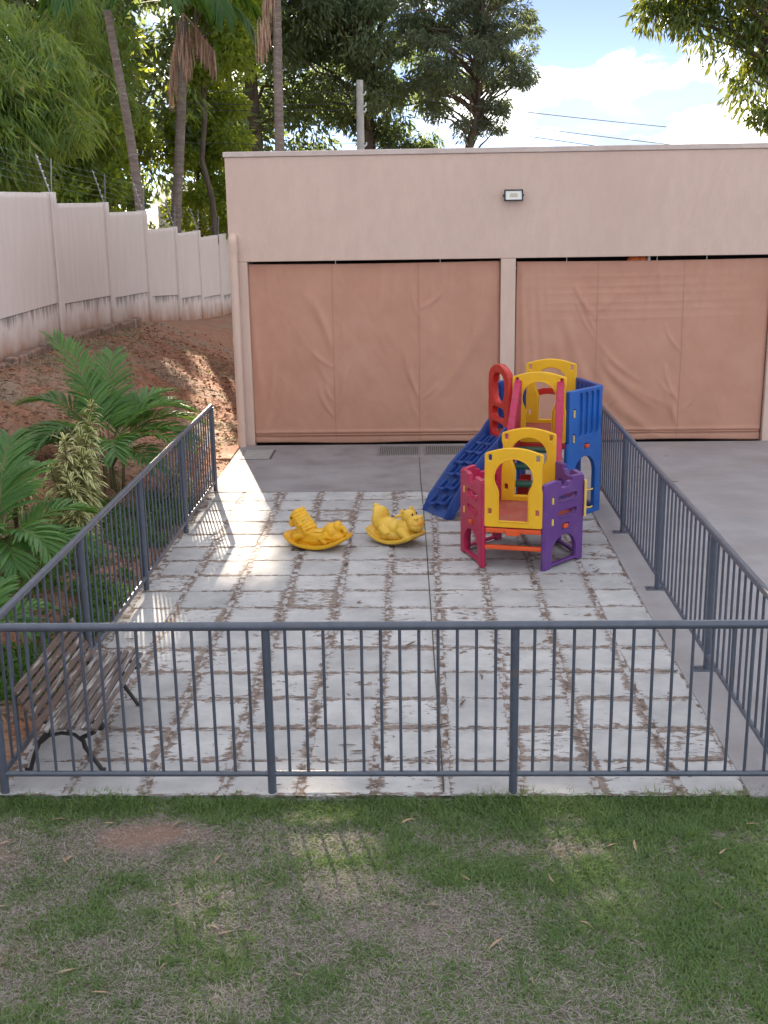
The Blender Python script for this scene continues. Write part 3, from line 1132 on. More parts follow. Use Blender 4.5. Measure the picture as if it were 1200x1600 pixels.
# ------------------------------------------------------------------ railings
FXL, FXR, FY0, FY1 = -2.575, 2.16, 6.434, 14.13
def railing(name, label, a, b, posts, plates, skip_first=False, pitch=.1128):
    A = Vector((a[0], a[1], 0))
    B = Vector((b[0], b[1], 0))
    d = (B - A)
    ln = d.length
    d.normalize()
    t = thing(name, ((A + B) / 2), label, 'railing', 'grey tube railings round the patio')
    H = 1.075
    mb = MB()
    mb.tube([A + Vector((0, 0, H)), B + Vector((0, 0, H))], .0265, 14)
    auto_smooth(mb.build('top_rail', M['grey_metal'], t), 50)
    mb = MB()
    mb.tube([A + Vector((0, 0, .122)), B + Vector((0, 0, .122))], .0185, 12)
    auto_smooth(mb.build('bottom_rail', M['grey_metal'], t), 50)
    pm = MB()
    pm.tube([(0, 0, -.06), (0, 0, H - .02)], .0265, 14)
    pme = pm.mesh('post')
    pme.materials.append(M['grey_metal'])
    bm_ = MB()
    bm_.tube([(0, 0, .13), (0, 0, H - .015)], .0098, 8)
    bme = bm_.mesh('baluster')
    bme.materials.append(M['grey_metal'])
    for me in (pme, bme):
        me.polygons.foreach_set('use_smooth', np.ones(len(me.polygons), dtype=bool))
        me.set_sharp_from_angle(angle=R(50))
    plm = MB()
    plm.box(-.085, .085, -.05, .05, .003, .013, .003)
    for bx in (-.06, .06):
        plm.tube([(bx, 0, .012), (bx, 0, .022)], .011, 6)
    plme = plm.mesh('base_plate')
    plme.materials.append(M['grey_metal'])
    wme = MB()
    wme.ell((0, 0, H - .03), (.033, .033, .014), seg=10, rings=6)
    for s in posts:
        p = A + d * s
        if not (skip_first and s == posts[0]):
            o = link('post', pme)
            o.location = p
            setparent(o, t)
            if plates:
                q = link('base_plate', plme)
                q.location = p + Vector((-.02, 0, 0))
                setparent(q, t)
    for s0, s1 in zip(posts[:-1], posts[1:]):
        n = max(2, round((s1 - s0) / pitch))
        for k in range(1, n):
            o = link('baluster', bme)
            o.location = A + d * (s0 + (s1 - s0) * k / n)
            o.rotation_euler.z = random.random() * 3
            setparent(o, t)
    return t
railing('railing', 'grey tube railing across the front between patio and lawn', (FXL, FY0), (FXR, FY0), [0, FXL * -1 - .9217, FXL * -1 + .5454, FXR - FXL], False)
railing('railing', 'grey tube railing along the left side beside bench and palms', (FXL, FY0 + .027), (FXL, FY1 + .02), [0, 1.915, 3.845, 5.775, 7.69], False, True, .149)
railing('railing', 'grey tube railing along the right side between patio and yard', (FXR, FY0 + .027), (FXR, FY1 - .1), [0, 1.87, 3.77, 5.66, 7.56], True, True, .149)

# ------------------------------------------------------------------ bench
def build_bench():
    M['slat'] = mat('weathered_slat', (.15, .095, .075), (.10, .066, .056), scale=12, rough=.8, bump=.4, bscale=40, stretch=(3, .35, 3), c3=(.36, .33, .32), s3=9, lo3=.55, hi3=.64)
    M['slat_worn'] = mat('bare_grey_slat', (.15, .12, .11), (.085, .06, .052), scale=10, rough=.85, bump=.5, bscale=40, stretch=(3, .3, 3), c3=(.36, .33, .32), s3=8, lo3=.52, hi3=.62)
    y0, y1 = 6.555, 7.83
    t = thing('garden_bench', (-2.27, 7.2, 0), 'weathered brown slatted garden bench with black iron legs in the left front corner', 'bench')
    seat = [(-2.335, .345), (-2.288, .350), (-2.238, .356), (-2.188, .361), (-2.138, .363), (-2.088, .362), (-2.035, .352)]
    for k, (x, z) in enumerate(seat):
        a = MB()
        a.obox((x, (y0 + y1) / 2, z), ((math.cos(.03 - .05 * (k == 6) * 5), 0, math.sin(.03 - .25 * (k == 6))), (0, 1, 0), (-math.sin(.03 - .25 * (k == 6)), 0, math.cos(.03))), .021, (y1 - y0) / 2 + random.uniform(-.012, .008), .010, .003)
        a.build('seat_slat', M['slat_worn'], t)
    back = [(-2.392, .375), (-2.420, .432), (-2.448, .490), (-2.474, .548), (-2.500, .605)]
    th = math.atan2(.057, -.028)
    for x, z in back:
        a = MB()
        a.obox((x, (y0 + y1) / 2, z), ((math.cos(th), 0, math.sin(th)), (0, 1, 0), (-math.sin(th), 0, math.cos(th))), .0225, (y1 - y0) / 2 + random.uniform(-.01, .01), .010, .003)
        a.build('back_slat', M['slat'], t)
    for y in (6.70, 7.69):
        a = MB()
        # seat bearer and back upright
        a.tube([(-2.02, y, .335), (-2.10, y, .345), (-2.2, y, .343), (-2.34, y, .328), (-2.385, y, .345), (-2.43, y, .43), (-2.52, y, .62)], [.014, .014, .015, .016, .016, .014, .012], 8)
        # front leg, S-curved
        a.tube([(-2.045, y, .335), (-2.075, y, .27), (-2.15, y, .235), (-2.14, y, .17), (-2.085, y, .08), (-2.045, y, .015), (-2.02, y, .012)], [.015, .016, .018, .016, .014, .015, .014], 8)
        # rear leg
        a.tube([(-2.33, y, .325), (-2.37, y, .27), (-2.43, y, .20), (-2.47, y, .11), (-2.50, y, .015), (-2.535, y, .012)], [.016, .017, .016, .014, .015, .014], 8)
        # arch joining the legs
        a.tube([(-2.14, y, .20), (-2.20, y, .255), (-2.28, y, .265), (-2.36, y, .25), (-2.42, y, .20)], .012, 8)
        # scroll knob under the seat front
        a.ell((-2.03, y, .315), (.03, .018, .035), seg=10, rings=8)
        a.build('leg_frame', M['iron'], t, smooth=True)
    a = MB()
    a.tube([(-2.25, 6.70, .262), (-2.25, 7.69, .262)], .008, 6)
    a.build('tie_rod', M['iron'], t)
build_bench()

# ------------------------------------------------------------------ playground tower
def place(o, p0, p1, z, off=0.0):
    """put a plate drawn in (u,v) on the vertical plane p0->p1"""
    d = Vector((p1[0] - p0[0], p1[1] - p0[1], 0)).normalized()
    n = d.cross(Vector((0, 0, 1)))           # points to the outside when walking counter-clockwise
    o.matrix_basis = Matrix(((d.x, 0, n.x, p0[0] + n.x * off), (d.y, 0, n.y, p0[1] + n.y * off), (0, 1, 0, z), (0, 0, 0, 1)))

def hexa(a, ang, s):
    P = [Vector(a)]
    for k in range(5):
        t = R(ang + 60 * k)
        P.append(P[-1] + Vector((math.cos(t), math.sin(t))) * s)
    return P

def keyhole(w):
    c = w / 2
    r = .19
    nh = .145
    zc = .49
    pts = [(c - nh, .06), (c + nh, .06), (c + nh, .345)]
    a0 = math.asin(-.10 / r)
    for k in range(0, 23):
        a = a0 + (math.pi - 2 * a0) * k / 22
        pts.append((c + r * math.cos(a), zc + r * math.sin(a)))
    pts.append((c - nh, .345))
    return pts

def yellow_door(root, p0, p1, z):
    w = (Vector(p1) - Vector(p0)).length - .03
    out = [(.012, 0), (w - .012, 0), (w, .012), (w, .36), (w - .012, .40), (w - .012, .60), (w, .64), (w, .715)]
    n = 10
    for k in range(n + 1):
        t = k / n
        out.append((w - .012 - (w - .024) * t, .728 + .055 * math.sin(math.pi * t)))
    out += [(0, .715), (0, .64), (.0, .60), (.0, .40), (0, .36), (0, .012)]
    holes = [keyhole(w)]
    for cx in (.052, w - .052):
        holes.append(rrect(cx - .017, cx + .017, .655, .715, .004, 1))
        holes.append(rrect(cx - .017, cx + .017, .125, .185, .004, 1))
    me = plate(out, holes, .045, .007)
    o = link('door_panel', me, M['p_yellow'], root)
    d = (Vector(p1) - Vector(p0)).normalized()
    place(o, (p0[0] + d.x * .015, p0[1] + d.y * .015), p1, z, .0)
    auto_smooth(o, 40)
    # raised rim round the opening
    kh = keyhole(w)
    c = MB()
    loop = [(x, y, .0235) for x, y in kh]
    c.tube(loop + [loop[0]], .007, 6, caps=False)
    r = link('rim', c.mesh('rim', True), M['p_yellow'])
    r.matrix_basis = o.matrix_basis
    rp = root
    setparent(r, rp)
    return o

def castle_panel(root, p0, p1, m, floor_z=.42, clips=True):
    w = (Vector(p1) - Vector(p0)).length
    out = [(.01, 0), (.07, .0), (.10, .022), (w - .10, .022), (w - .07, 0), (w - .01, 0), (w, .01), (w, .85), (w - .012, .865), (w - .17, .875), (w - .18, .865), (w - .18, .835), (w - .235, .825), (w - .25, .785), (w - .35, .785), (w - .36, .825), (w - .37, .855), (w - .43, .872), (.02, .862), (0, .85), (0, .01)]
    arch = [(.10, .05), (w - .10, .05)]
    for k in range(13):
        a = math.pi * k / 12
        arch.append((w / 2 + (w / 2 - .10) * math.cos(a), .14 + .17 * math.sin(a)))
    holes = [arch, rrect(.19, w - .10, .655, .71, .027), rrect(.19, w - .10, .50, .555, .027), rrect(.26, .37, .37, .42, .006, 1)]
    for v in (.43, .64):
        holes.append(rrect(.085, .12, v, v + .075, .004, 1))
    me = plate(out, holes, .05, .008)
    o = link('castle_panel', me, m, root)
    place(o, p0, p1, 0)
    auto_smooth(o, 40)
    # ledge lips around the slots
    for v in (.645, .49):
        c = MB()
        c.tube([(.20, v + .01, .026), (.23, v, .028), (w - .14, v, .028), (w - .105, v + .025, .026), (w - .10, v + .05, .026)], .007, 6)
        q = link('slot_lip', c.mesh('slot_lip', True), m)
        q.matrix_basis = o.matrix_basis
        setparent(q, root)
    if clips:
        for v in (.435, .645):
            c = MB()
            c.box(.09, .115, v, v + .065, -.03, .030, .004)
            q = link('clip', c.mesh('clip'), M['p_cream'])
            q.matrix_basis = o.matrix_basis
            setparent(q, root)
        c = MB()
        c.box(.275, .345, .375, .415, -.02, .040, .006)
        q = link('connector', c.mesh('connector'), M['p_orange'])
        q.matrix_basis = o.matrix_basis
        setparent(q, root)
    return o

def tall_panel(root, p0, p1, m, clips):
    w = (Vector(p1) - Vector(p0)).length
    H = 1.45
    out = [(.01, 0), (w - .01, 0), (w, .01), (w, H - .012), (w - .012, H), (.012, H), (0, H - .012), (0, .01)]
    holes = []
    ar = [(.11, .05), (w - .10, .05), (w - .10, .48)]
    for k in range(1, 12):
        a = math.pi * k / 12
        ar.append((w / 2 + .005 + (w / 2 - .105) * math.cos(a), .48 + .21 * math.sin(a)))
    ar.append((.11, .48))
    holes.append(ar)
    holes.append(rrect(.30, .39, .775, .83, .006, 1))
    for v in (.86, 1.14):
        holes.append(rrect(.075, .11, v, v + .11, .004, 1))
    # four long recessed flutes
    fl = []
    n = 4
    for k in range(n):
        a = .17 + k * (w - .20) / n
        fl.append(rrect(a, a + (w - .20) / n - .03, .93, H - .04, .05, 5))
    me1 = plate(out, holes + fl, .055, .008)
    me2 = plate([(.02, .85), (w - .02, .85), (w - .02, H - .02), (.02, H - .02)], [rrect(.075, .11, v, v + .11, .004, 1) for v in (.86, 1.14)], .022, .002)
    me = join_mesh('tall_panel', None, [(me1, Matrix()), (me2, Matrix.Translation((0, 0, -.008)))])
    o = link('tall_panel', me, m, root)
    place(o, p0, p1, 0)
    auto_smooth(o, 40)
    if clips:
        for v in (.87, 1.15):
            c = MB()
            c.box(.082, .103, v, v + .085, -.03, .034, .004)
            q = link('clip', c.mesh('clip'), M['p_cream'])
            q.matrix_basis = o.matrix_basis
            setparent(q, root)
        c = MB()
        c.box(.31, .375, .782, .822, -.02, .042, .006)
        q = link('connector', c.mesh('connector'), M['p_orange'])
        q.matrix_basis = o.matrix_basis
        setparent(q, root)
    return o

def hex_floor(root, P, z, m, shrink=.96):
    c = sum(P, Vector((0, 0))) / 6
    Q = [c + (p - c) * shrink for p in P]
    mb = MB()
    V = [(p.x, p.y, z) for p in Q] + [(p.x, p.y, z - .05) for p in Q]
    F = [tuple(range(6)), tuple(range(11, 5, -1))] + [(k, k + 6, (k + 1) % 6 + 6, (k + 1) % 6) for k in range(6)]
    mb.add(V, F)
    return mb.build('platform', m, root)

def build_playset():
    root = thing('play_tower', (1.2, 12.2, 0), 'red, yellow, blue and purple plastic play tower with blue climbing ramp', 'play tower')
    A = hexa((.6, 10.93), -13, .592)
    T = hexa((1.0, 12.76), -13, .62)
    # low hexagonal den
    yellow_door(root, A[0], A[1], .42)
    castle_panel(root, A[1], A[2], M['p_purple'])
    castle_panel(root, A[2], A[3], M['p_purple'], clips=False)
    yellow_door(root, A[3], A[4], .42)
    castle_panel(root, A[4], A[5], M['p_magenta'], clips=False)
    castle_panel(root, A[5], A[0], M['p_magenta'])
    hex_floor(root, A, .43, M['p_redfloor'])
    d = (A[1] - A[0]).normalized()
    n = Vector((d.y, -d.x))
    mid = (A[0] + A[1]) / 2
    for z, h, w in ((.385, .022, .27), (.215, .020, .275)):
        b = MB()
        b.obox((mid.x, mid.y, z), ((d.x, d.y, 0), (-n.x, -n.y, 0), (0, 0, 1)), w, .025, h, .006)
        b.build('front_beam', M['p_orange'], root)
    b = MB()
    b.obox((mid.x + n.x * .03, mid.y + n.y * .03, .375), ((d.x, d.y, 0), (-n.x, -n.y, 0), (0, 0, 1)), .07, .02, .030, .006)
    b.build('connector', M['p_orange'], root)
    # corner posts of the den (the rounded joints between panels)
    for k, m in enumerate(('p_magenta', 'p_purple', 'p_purple', 'p_purple', 'p_magenta', 'p_magenta')):
        b = MB()
        b.tube([(A[k].x, A[k].y, .002), (A[k].x, A[k].y, .848)], .026, 10)
        auto_smooth(b.build('corner_post', M[m], root), 50)
    # yellow hook strip on the outside of the purple corner
    b = MB()
    e = A[2]
    b.box(e.x + .028, e.x + .052, e.y - .03, e.y + .03, .43, .80, .005)
    for z in (.52, .70):
        b.tube([(e.x + .04, e.y, z), (e.x + .09, e.y, z), (e.x + .115, e.y, z + .012)], .008, 6)
    b.build('hook_strip', M['p_cream'], root)
    # tower
    tall_panel(root, T[1], T[2], M['p_blue'], True)
    tall_panel(root, T[2], T[3], M['p_navy'], False)
    tall_panel(root, T[4], T[5], M['p_navy'], False)
    yellow_door(root, T[0], T[1], .88)
    yellow_door(root, T[3], T[4], .88)
    hex_floor(root, T, .90, M['p_redfloor'])
    for k in (0, 3):
        p, q = T[k], T[k + 1]
        d = (q - p).normalized()
        nn = Vector((d.y, -d.x))
        m_ = (p + q) / 2
        b = MB()
        b.obox((m_.x, m_.y, .845), ((d.x, d.y, 0), (-nn.x, -nn.y, 0), (0, 0, 1)), .29, .022, .030, .006)
        b.build('tower_beam', M['p_red'], root)
    for k in range(6):
        b = MB()
        b.tube([(T[k].x, T[k].y, .002), (T[k].x, T[k].y, .87)], .027, 10)
        auto_smooth(b.build('corner_post', M['p_blue' if k in (1, 2) else 'p_red'], root), 50)
    # red arch bar across the rear door
    p, q = T[3], T[4]
    b = MB()
    pts = []
    for k in range(9):
        t = .1 + .8 * k / 8
        c = p.lerp(q, t)
        pts.append((c.x - .02, c.y + .05, 1.20 + .075 * math.sin(math.pi * k / 8)))
    for (x, y, z), (x2, y2, z2) in zip(pts[:-1], pts[1:]):
        b.add([(x, y, z - .035), (x2, y2, z2 - .035), (x2, y2, z2 + .035), (x, y, z + .035), (x, y + .03, z - .035), (x2, y2 + .03, z2 - .035), (x2, y2 + .03, z2 + .035), (x, y + .03, z + .035)], [(0, 1, 2, 3), (7, 6, 5, 4), (3, 2, 6, 7), (1, 0, 4, 5)])
    b.build('safety_bar', M['p_red'], root)
    # red ladder-like side panel above the climbing ramp
    p0, p1 = T[5], T[0]
    w = (p1 - p0).length
    out = [(.0, .84), (w, .84), (w, 1.56)]
    for k in range(1, 12):
        t = k / 12
        out.append((w - w * t, 1.60 + .10 * math.sin(math.pi * t)))
    out += [(0, 1.56), (-.012, 1.40), (0, 1.30), (-.012, 1.22), (0, 1.12)]
    holes = [rrect(.13, w - .13, 1.27, 1.60, .14, 6), rrect(.13, w - .13, 1.085, 1.21, .05, 5), rrect(.13, w - .13, .91, 1.035, .05, 5)]
    me = plate(out, holes, .075, .012)
    o = link('red_side_panel', me, M['p_red'], root)
    place(o, p0, p1, 0)
    auto_smooth(o, 40)
    # blue climbing ramp with moulded footholds
    FL0, FL1 = Vector((.015, 13.125, 0)), Vector((T[5].x, T[5].y, 0))      # far rail, foot and head
    NR0, NR1 = Vector((.285, 12.675, 0)), Vector((T[0].x - .02, T[0].y + .02, 0))   # near rail
    def prof(t):
        return float(np.interp(t, [0, .1, .2, .385, .6, .79, 1], [.0, .10, .22, .43, .62, .755, .885]))
    def rail_pt(sg, t):
        return FL0.lerp(FL1, t) if sg < 0 else NR0.lerp(NR1, t)
    def mid_pt(t):
        return (rail_pt(-1, t) + rail_pt(1, t)) / 2
    def cross_dir(t):
        return (rail_pt(1, t) - rail_pt(-1, t)).normalized()
    def run_dir(t):
        return (mid_pt(min(1, t + .05)) - mid_pt(max(0, t - .05))).normalized()
    b = MB()
    n = 24
    def rim(t):
        bump = .07 * math.exp(-((t - .95) / .085) ** 2)
        return prof(t) + .105 + bump - .07 * max(0, .08 - t) / .08
    for sgn in (-1, 1):
        for k in range(n):
            t0, t1 = k / n, (k + 1) / n
            V = []
            for t in (t0, t1):
                c = rail_pt(sgn, t)
                cd = cross_dir(t) * sgn
                lo_ = max(.002, prof(t) - .10)
                for d_, z_ in ((-.075, max(.004, prof(t) - .01)), (-.042, rim(t)), (-.012, rim(t) + .004), (.0, rim(t) - .012), (.0, lo_), (-.05, lo_)):
                    q = c + cd * d_
                    V.append((q.x, q.y, z_))
            F = []
            for a in range(6):
                a2 = (a + 1) % 6
                F.append((a, a2, 6 + a2, 6 + a))
            if k == 0:
                F.append((5, 4, 3, 2, 1, 0))
            if k == n - 1:
                F.append((6, 7, 8, 9, 10, 11))
            if sgn > 0:
                F = [f[::-1] for f in F]
            b.add(V, F)
    for k in range(n):
        t0, t1 = k / n, (k + 1) / n
        V = []
        for t in (t0, t1):
            for sg in (-1, 1):
                c = rail_pt(sg, t) - cross_dir(t) * sg * .05
                V.append((c.x, c.y, max(.004, prof(t))))
        V2 = [(x, y, max(.001, z - .03)) for x, y, z in V]
        b.add(V + V2, [(0, 1, 3, 2), (4, 6, 7, 5)])
    ramp = b.build('climbing_ramp', M['p_navy'], root)
    auto_smooth(ramp, 45)
    for row in range(6):
        for sg in (-1, 1):
            t = .12 + row * .145 + (.02 if sg > 0 else -.015)
            rd, sd = run_dir(t), cross_dir(t)
            c = mid_pt(t) + sd * sg * .095
            z = prof(t)
            h = MB()
            # shelf with two cheek plates, moulded out of the ramp floor
            h.obox((c.x - rd.x * .045, c.y - rd.y * .045, z + .012), (tuple(rd), tuple(sd), (0, 0, 1)), .055, .066, .010, .004)
            h.obox((c.x + rd.x * .005, c.y + rd.y * .005, z - .02), (tuple(rd), tuple(sd), (0, 0, 1)), .03, .058, .035, .006)
            for e2 in (-1, 1):
                h.obox((c.x - rd.x * .01 + sd.x * e2 * .057, c.y - rd.y * .01 + sd.y * e2 * .057, z + .045), (tuple((rd * .7 + Vector((0, 0, .7))).normalized()), tuple(sd), tuple((Vector((0, 0, .7)) - rd * .7).normalized())), .06, .009, .024, .003)
            auto_smooth(h.build('foothold', M['p_navy'], root), 40)
    # magenta stair with green treads from the den up to the tower
    lo = (A[3] + A[4]) / 2
    hi = (T[0] + T[1]) / 2
    lo = Vector((lo.x + .02, lo.y + .06))
    dirv = Vector((hi.x - lo.x, hi.y - lo.y, 0))
    L_ = dirv.length
    dd = dirv.normalized()
    ss = Vector((dd.y, -dd.x, 0))
    for sg in (-1, 1):
        b = MB()
        prof_ = [(0, .66, .30), (.20, .84, .40), (.40, 1.04, .55), (.55, 1.22, .66), (.72, 1.38, .74), (.86, 1.51, .80), (1.04, 1.60, .86)]
        for (t0, za, la), (t1, zb_, lb) in zip(prof_[:-1], prof_[1:]):
            pa = Vector((lo.x, lo.y, 0)) + dd * L_ * t0 + ss * sg * (.275 - .045 * t0)
            pb = Vector((lo.x, lo.y, 0)) + dd * L_ * t1 + ss * sg * (.275 - .045 * t1)
            th = ss * .030
            V = []
            for pp, zt, zl in ((pa, za, la), (pb, zb_, lb)):
                for q in (-1, 1):
                    V.append((pp.x + th.x * q * 1.3, pp.y + th.y * q * 1.3, zt))
                    V.append((pp.x + th.x * q, pp.y + th.y * q, zl))
            # V: 0 a-top-L,1 a-low-L,2 a-top-R,3 a-low-R, 4..7 same for b
            b.add(V, [(0, 2, 6, 4), (1, 5, 7, 3), (0, 4, 5, 1), (2, 3, 7, 6), (0, 1, 3, 2), (4, 6, 7, 5)])
        o = b.build('stair_side', M['p_magenta'], root)
        bv = o.modifiers.new('bevel', 'BEVEL')
        bv.width = .008
        bv.segments = 2
        auto_smooth(o, 40)
    for t, z in ((.12, .57), (.45, .70), (.80, .83)):
        c = Vector((lo.x, lo.y, 0)) + dd * L_ * t
        b = MB()
        b.obox((c.x, c.y, z), (tuple(ss), tuple(dd), (0, 0, 1)), .212, .085, .018, .006)
        b.build('tread', M['p_green'], root)
    for t in (.30, .62):
        c = Vector((lo.x, lo.y, 0)) + dd * L_ * t
        b = MB()
        b.obox((c.x - ss.x * .10, c.y - ss.y * .10, .40), (tuple(ss), tuple(dd), (0, 0, 1)), .06, .02, .18, .006)
        b.build('stair_support', M['p_red'], root)
build_playset()

# ------------------------------------------------------------------ rocking toys
def remeshed(mb, name, m, parent, voxel=.008, smooth=3):
    me = mb.mesh(name)
    o = bpy.data.objects.new('tmp', me)
    COL.objects.link(o)
    r = o.modifiers.new('r', 'REMESH')
    r.mode = 'VOXEL'
    r.voxel_size = voxel
    s = o.modifiers.new('s', 'SMOOTH')
    s.factor = .5
    s.iterations = smooth
    dg = bpy.context.evaluated_depsgraph_get()
    out = bpy.data.meshes.new_from_object(o.evaluated_get(dg))
    bpy.data.objects.remove(o)
    out.materials.clear()
    out.polygons.foreach_set('use_smooth', np.ones(len(out.polygons), dtype=bool))
    return link(name, out, m, parent)

def xf(mb, loc, rz, rx=0, ry=0):
    mx = Matrix.Translation(loc) @ Matrix.Diagonal((1, 1, .86, 1)) @ Matrix.Rotation(rz, 4, 'Z') @ Matrix.Rotation(ry, 4, 'Y') @ Matrix.Rotation(rx, 4, 'X')
    mb.v = [tuple(mx @ Vector(p)) for p in mb.v]
    return mb

def rocker_base(mb, L, W, rise):
    """boat-shaped rocker: curved plate with raised rim"""
    n, m = 26, 10
    def z(s):
        return rise * (2 * s) ** 2
    rows = []
    for i in range(n + 1):
        s = -.5 + i / n
        hw = W / 2 * (1 - (2 * abs(s)) ** 5) ** .5 if abs(s) < .5 else .004
        hw = max(hw, .01)
        row = []
        for k in range(m + 1):
            q = -1 + 2 * k / m
            lip = .028 * (abs(q) ** 6)
            row.append((s * L, q * hw, z(s) + lip))
        rows.append(row)
    V = [p for r in rows for p in r] + [(x * (1.0), y, zz - .024 - .02 * (1 - abs(2 * x / L) ** 2)) for r in rows for x, y, zz in r]
    k = (n + 1) * (m + 1)
    F = []
    for i in range(n):
        for j in range(m):
            a = i * (m + 1) + j
            F.append((a, a + m + 1, a + m + 2, a + 1))
            F.append((k + a, k + a + 1, k + a + m + 2, k + a + m + 1))
    for i in range(n):
        for j in (0, m):
            a = i * (m + 1) + j
            q = (a, a + m + 1, k + a + m + 1, k + a)
            F.append(q[::-1] if j == 0 else q)
    for i in (0, n):
        for j in range(m):
            a = i * (m + 1) + j
            q = (a, a + 1, k + a + 1, k + a)
            F.append(q if i == 0 else q[::-1])
    mb.add(V, [f[::-1] for f in F])

def build_rocking_horse():
    loc = (-1.07, 11.64, .042)
    rz = math.pi - .33 + .0
    t = thing('rocking_horse', (loc[0], loc[1], 0), 'deep yellow plastic rocking horse with curly mane, on the left of the two rockers', 'rocking toy', 'yellow rocking toys')
    b = MB()
    rocker_base(b, .76, .37, .13)
    # body: local +x is the head side
    b.ell((.0, 0, .105), (.24, .105, .075))
    b.ell((.0, 0, .06), (.30, .115, .085))
    b.ell((.19, 0, .10), (.12, .10, .09))
    b.ell((-.20, 0, .10), (.12, .10, .09))
    b.ell((.13, 0, .14), (.12, .11, .10))
    b.ell((-.17, 0, .16), (.11, .105, .11))
    b.ell((-.235, 0, .22), (.05, .075, .075))
    # thick arched neck, head bowed against the chest
    b.tube([(.10, 0, .13), (.15, 0, .24), (.175, 0, .32)], [.105, .095, .082], 14)
    b.ell((.185, 0, .345), (.085, .075, .072))
    b.ell((.255, 0, .30), (.055, .05, .075))
    b.ell((.275, 0, .245), (.045, .044, .05))
    for sg in (-1, 1):
        b.ell((.165, .05 * sg, .415), (.02, .016, .034))
        b.tube([(.14, .085 * sg, .13), (.21, .105 * sg, .105), (.24, .10 * sg, .06)], [.05, .038, .032], 10)
        b.tube([(-.15, .09 * sg, .14), (-.08, .115 * sg, .095), (-.14, .11 * sg, .045)], [.055, .042, .034], 10)
        b.tube([(.13, .06 * sg, .25), (.14, .13 * sg, .265), (.14, .155 * sg, .265)], [.024, .02, .02], 8)
    # curly mane: rows of thick S-shaped locks over crest and both sides of the neck
    for k in range(7):
        a = k / 6
        p = Vector((.055 + .12 * a, 0, .20 + .20 * a))
        for sg in (-1, 1):
            q0 = p + Vector((-.01, .02 * sg, .02))
            b.tube([q0, q0 + Vector((.015, .055 * sg, -.005)), q0 + Vector((.05, .082 * sg, -.02)), q0 + Vector((.055, .088 * sg, -.055)), q0 + Vector((.02, .092 * sg, -.07))], [.020, .020, .017, .014, .008], 7)
        b.ell(p + Vector((-.025, 0, .018)), (.026, .03, .026), seg=8, rings=6)
    for sg in (-1, 0, 1):
        b.tube([(.19, .03 * sg, .415), (.235, .035 * sg, .40), (.262, .03 * sg, .365)], [.022, .018, .010], 7)
    # tail
    b.tube([(-.255, 0, .20), (-.30, .01, .21), (-.325, .02, .17), (-.31, .03, .12)], [.03, .032, .028, .015], 8)
    xf(b, loc, rz, ry=R(3))
    remeshed(b, 'body', M['toy_yellow'], t, .006, 2)
    for sg in (-1, 1):
        e = MB()
        e.ell((.265, .052 * sg, .325), (.011, .008, .013), seg=8, rings=6)
        xf(e, loc, rz, ry=R(3))
        e.build('eye', M['black'], t, smooth=True)
    s = MB()
    s.ell((-.02, 0, .168), (.10, .075, .018))
    xf(s, loc, rz, ry=R(3))
    s.build('saddle', M['toy_pale'], t, smooth=True)

def build_rocking_hippo():
    loc = (-.265, 11.80, .044)
    rz = -.62
    t = thing('rocking_hippo', (loc[0], loc[1], 0), 'pale yellow plastic rocking hippo with big snout, nearer the blue ramp', 'rocking toy', 'yellow rocking toys')
    b = MB()
    rocker_base(b, .68, .38, .13)
    b.ell((.02, 0, .14), (.20, .125, .10))
    b.ell((.0, 0, .07), (.29, .14, .09))
    b.ell((.14, 0, .17), (.11, .13, .12))
    # head with big muzzle
    b.ell((.185, 0, .31), (.085, .085, .085))
    b.ell((.255, 0, .245), (.085, .105, .082))
    b.ell((.275, 0, .20), (.075, .10, .07))
    for sg in (-1, 1):
        b.ell((.30, .05 * sg, .305), (.028, .028, .022))
        b.ell((.155, .085 * sg, .385), (.02, .022, .03))
        b.tube([(.14, .06 * sg, .33), (.13, .14 * sg, .335), (.13, .165 * sg, .335)], [.024, .019, .019], 10)
        b.tube([(.12, .10 * sg, .15), (.22, .12 * sg, .10), (.26, .11 * sg, .05)], [.055, .05, .042], 10)
        b.tube([(-.10, .11 * sg, .15), (-.02, .13 * sg, .10), (-.06, .125 * sg, .045)], [.06, .05, .04], 10)
    # seat back
    b.ell((-.19, 0, .23), (.075, .135, .155))
    b.ell((-.22, 0, .34), (.05, .085, .05))
    b.ell((-.12, 0, .16), (.14, .13, .10))
    b.ell((-.245, 0, .385), (.035, .035, .03))
    xf(b, loc, rz, ry=R(-2))
    remeshed(b, 'body', M['toy_pale'], t, .0065, 3)
    s = MB()
    s.ell((.282, 0, .235), (.070, .098, .062))
    xf(s, loc, rz, ry=R(-2))
    s.build('muzzle', M['toy_orange'], t, smooth=True)
    for sg in (-1, 1):
        e = MB()
        e.ell((.252, .036 * sg, .345), (.010, .012, .016), seg=8, rings=6)
        xf(e, loc, rz, ry=R(-2))
        e.build('eye', M['black'], t, smooth=True)
build_rocking_horse()
build_rocking_hippo()

# ------------------------------------------------------------------ vegetation helpers
def unit(a):
    return a / (np.linalg.norm(a, axis=-1, keepdims=True) + 1e-9)

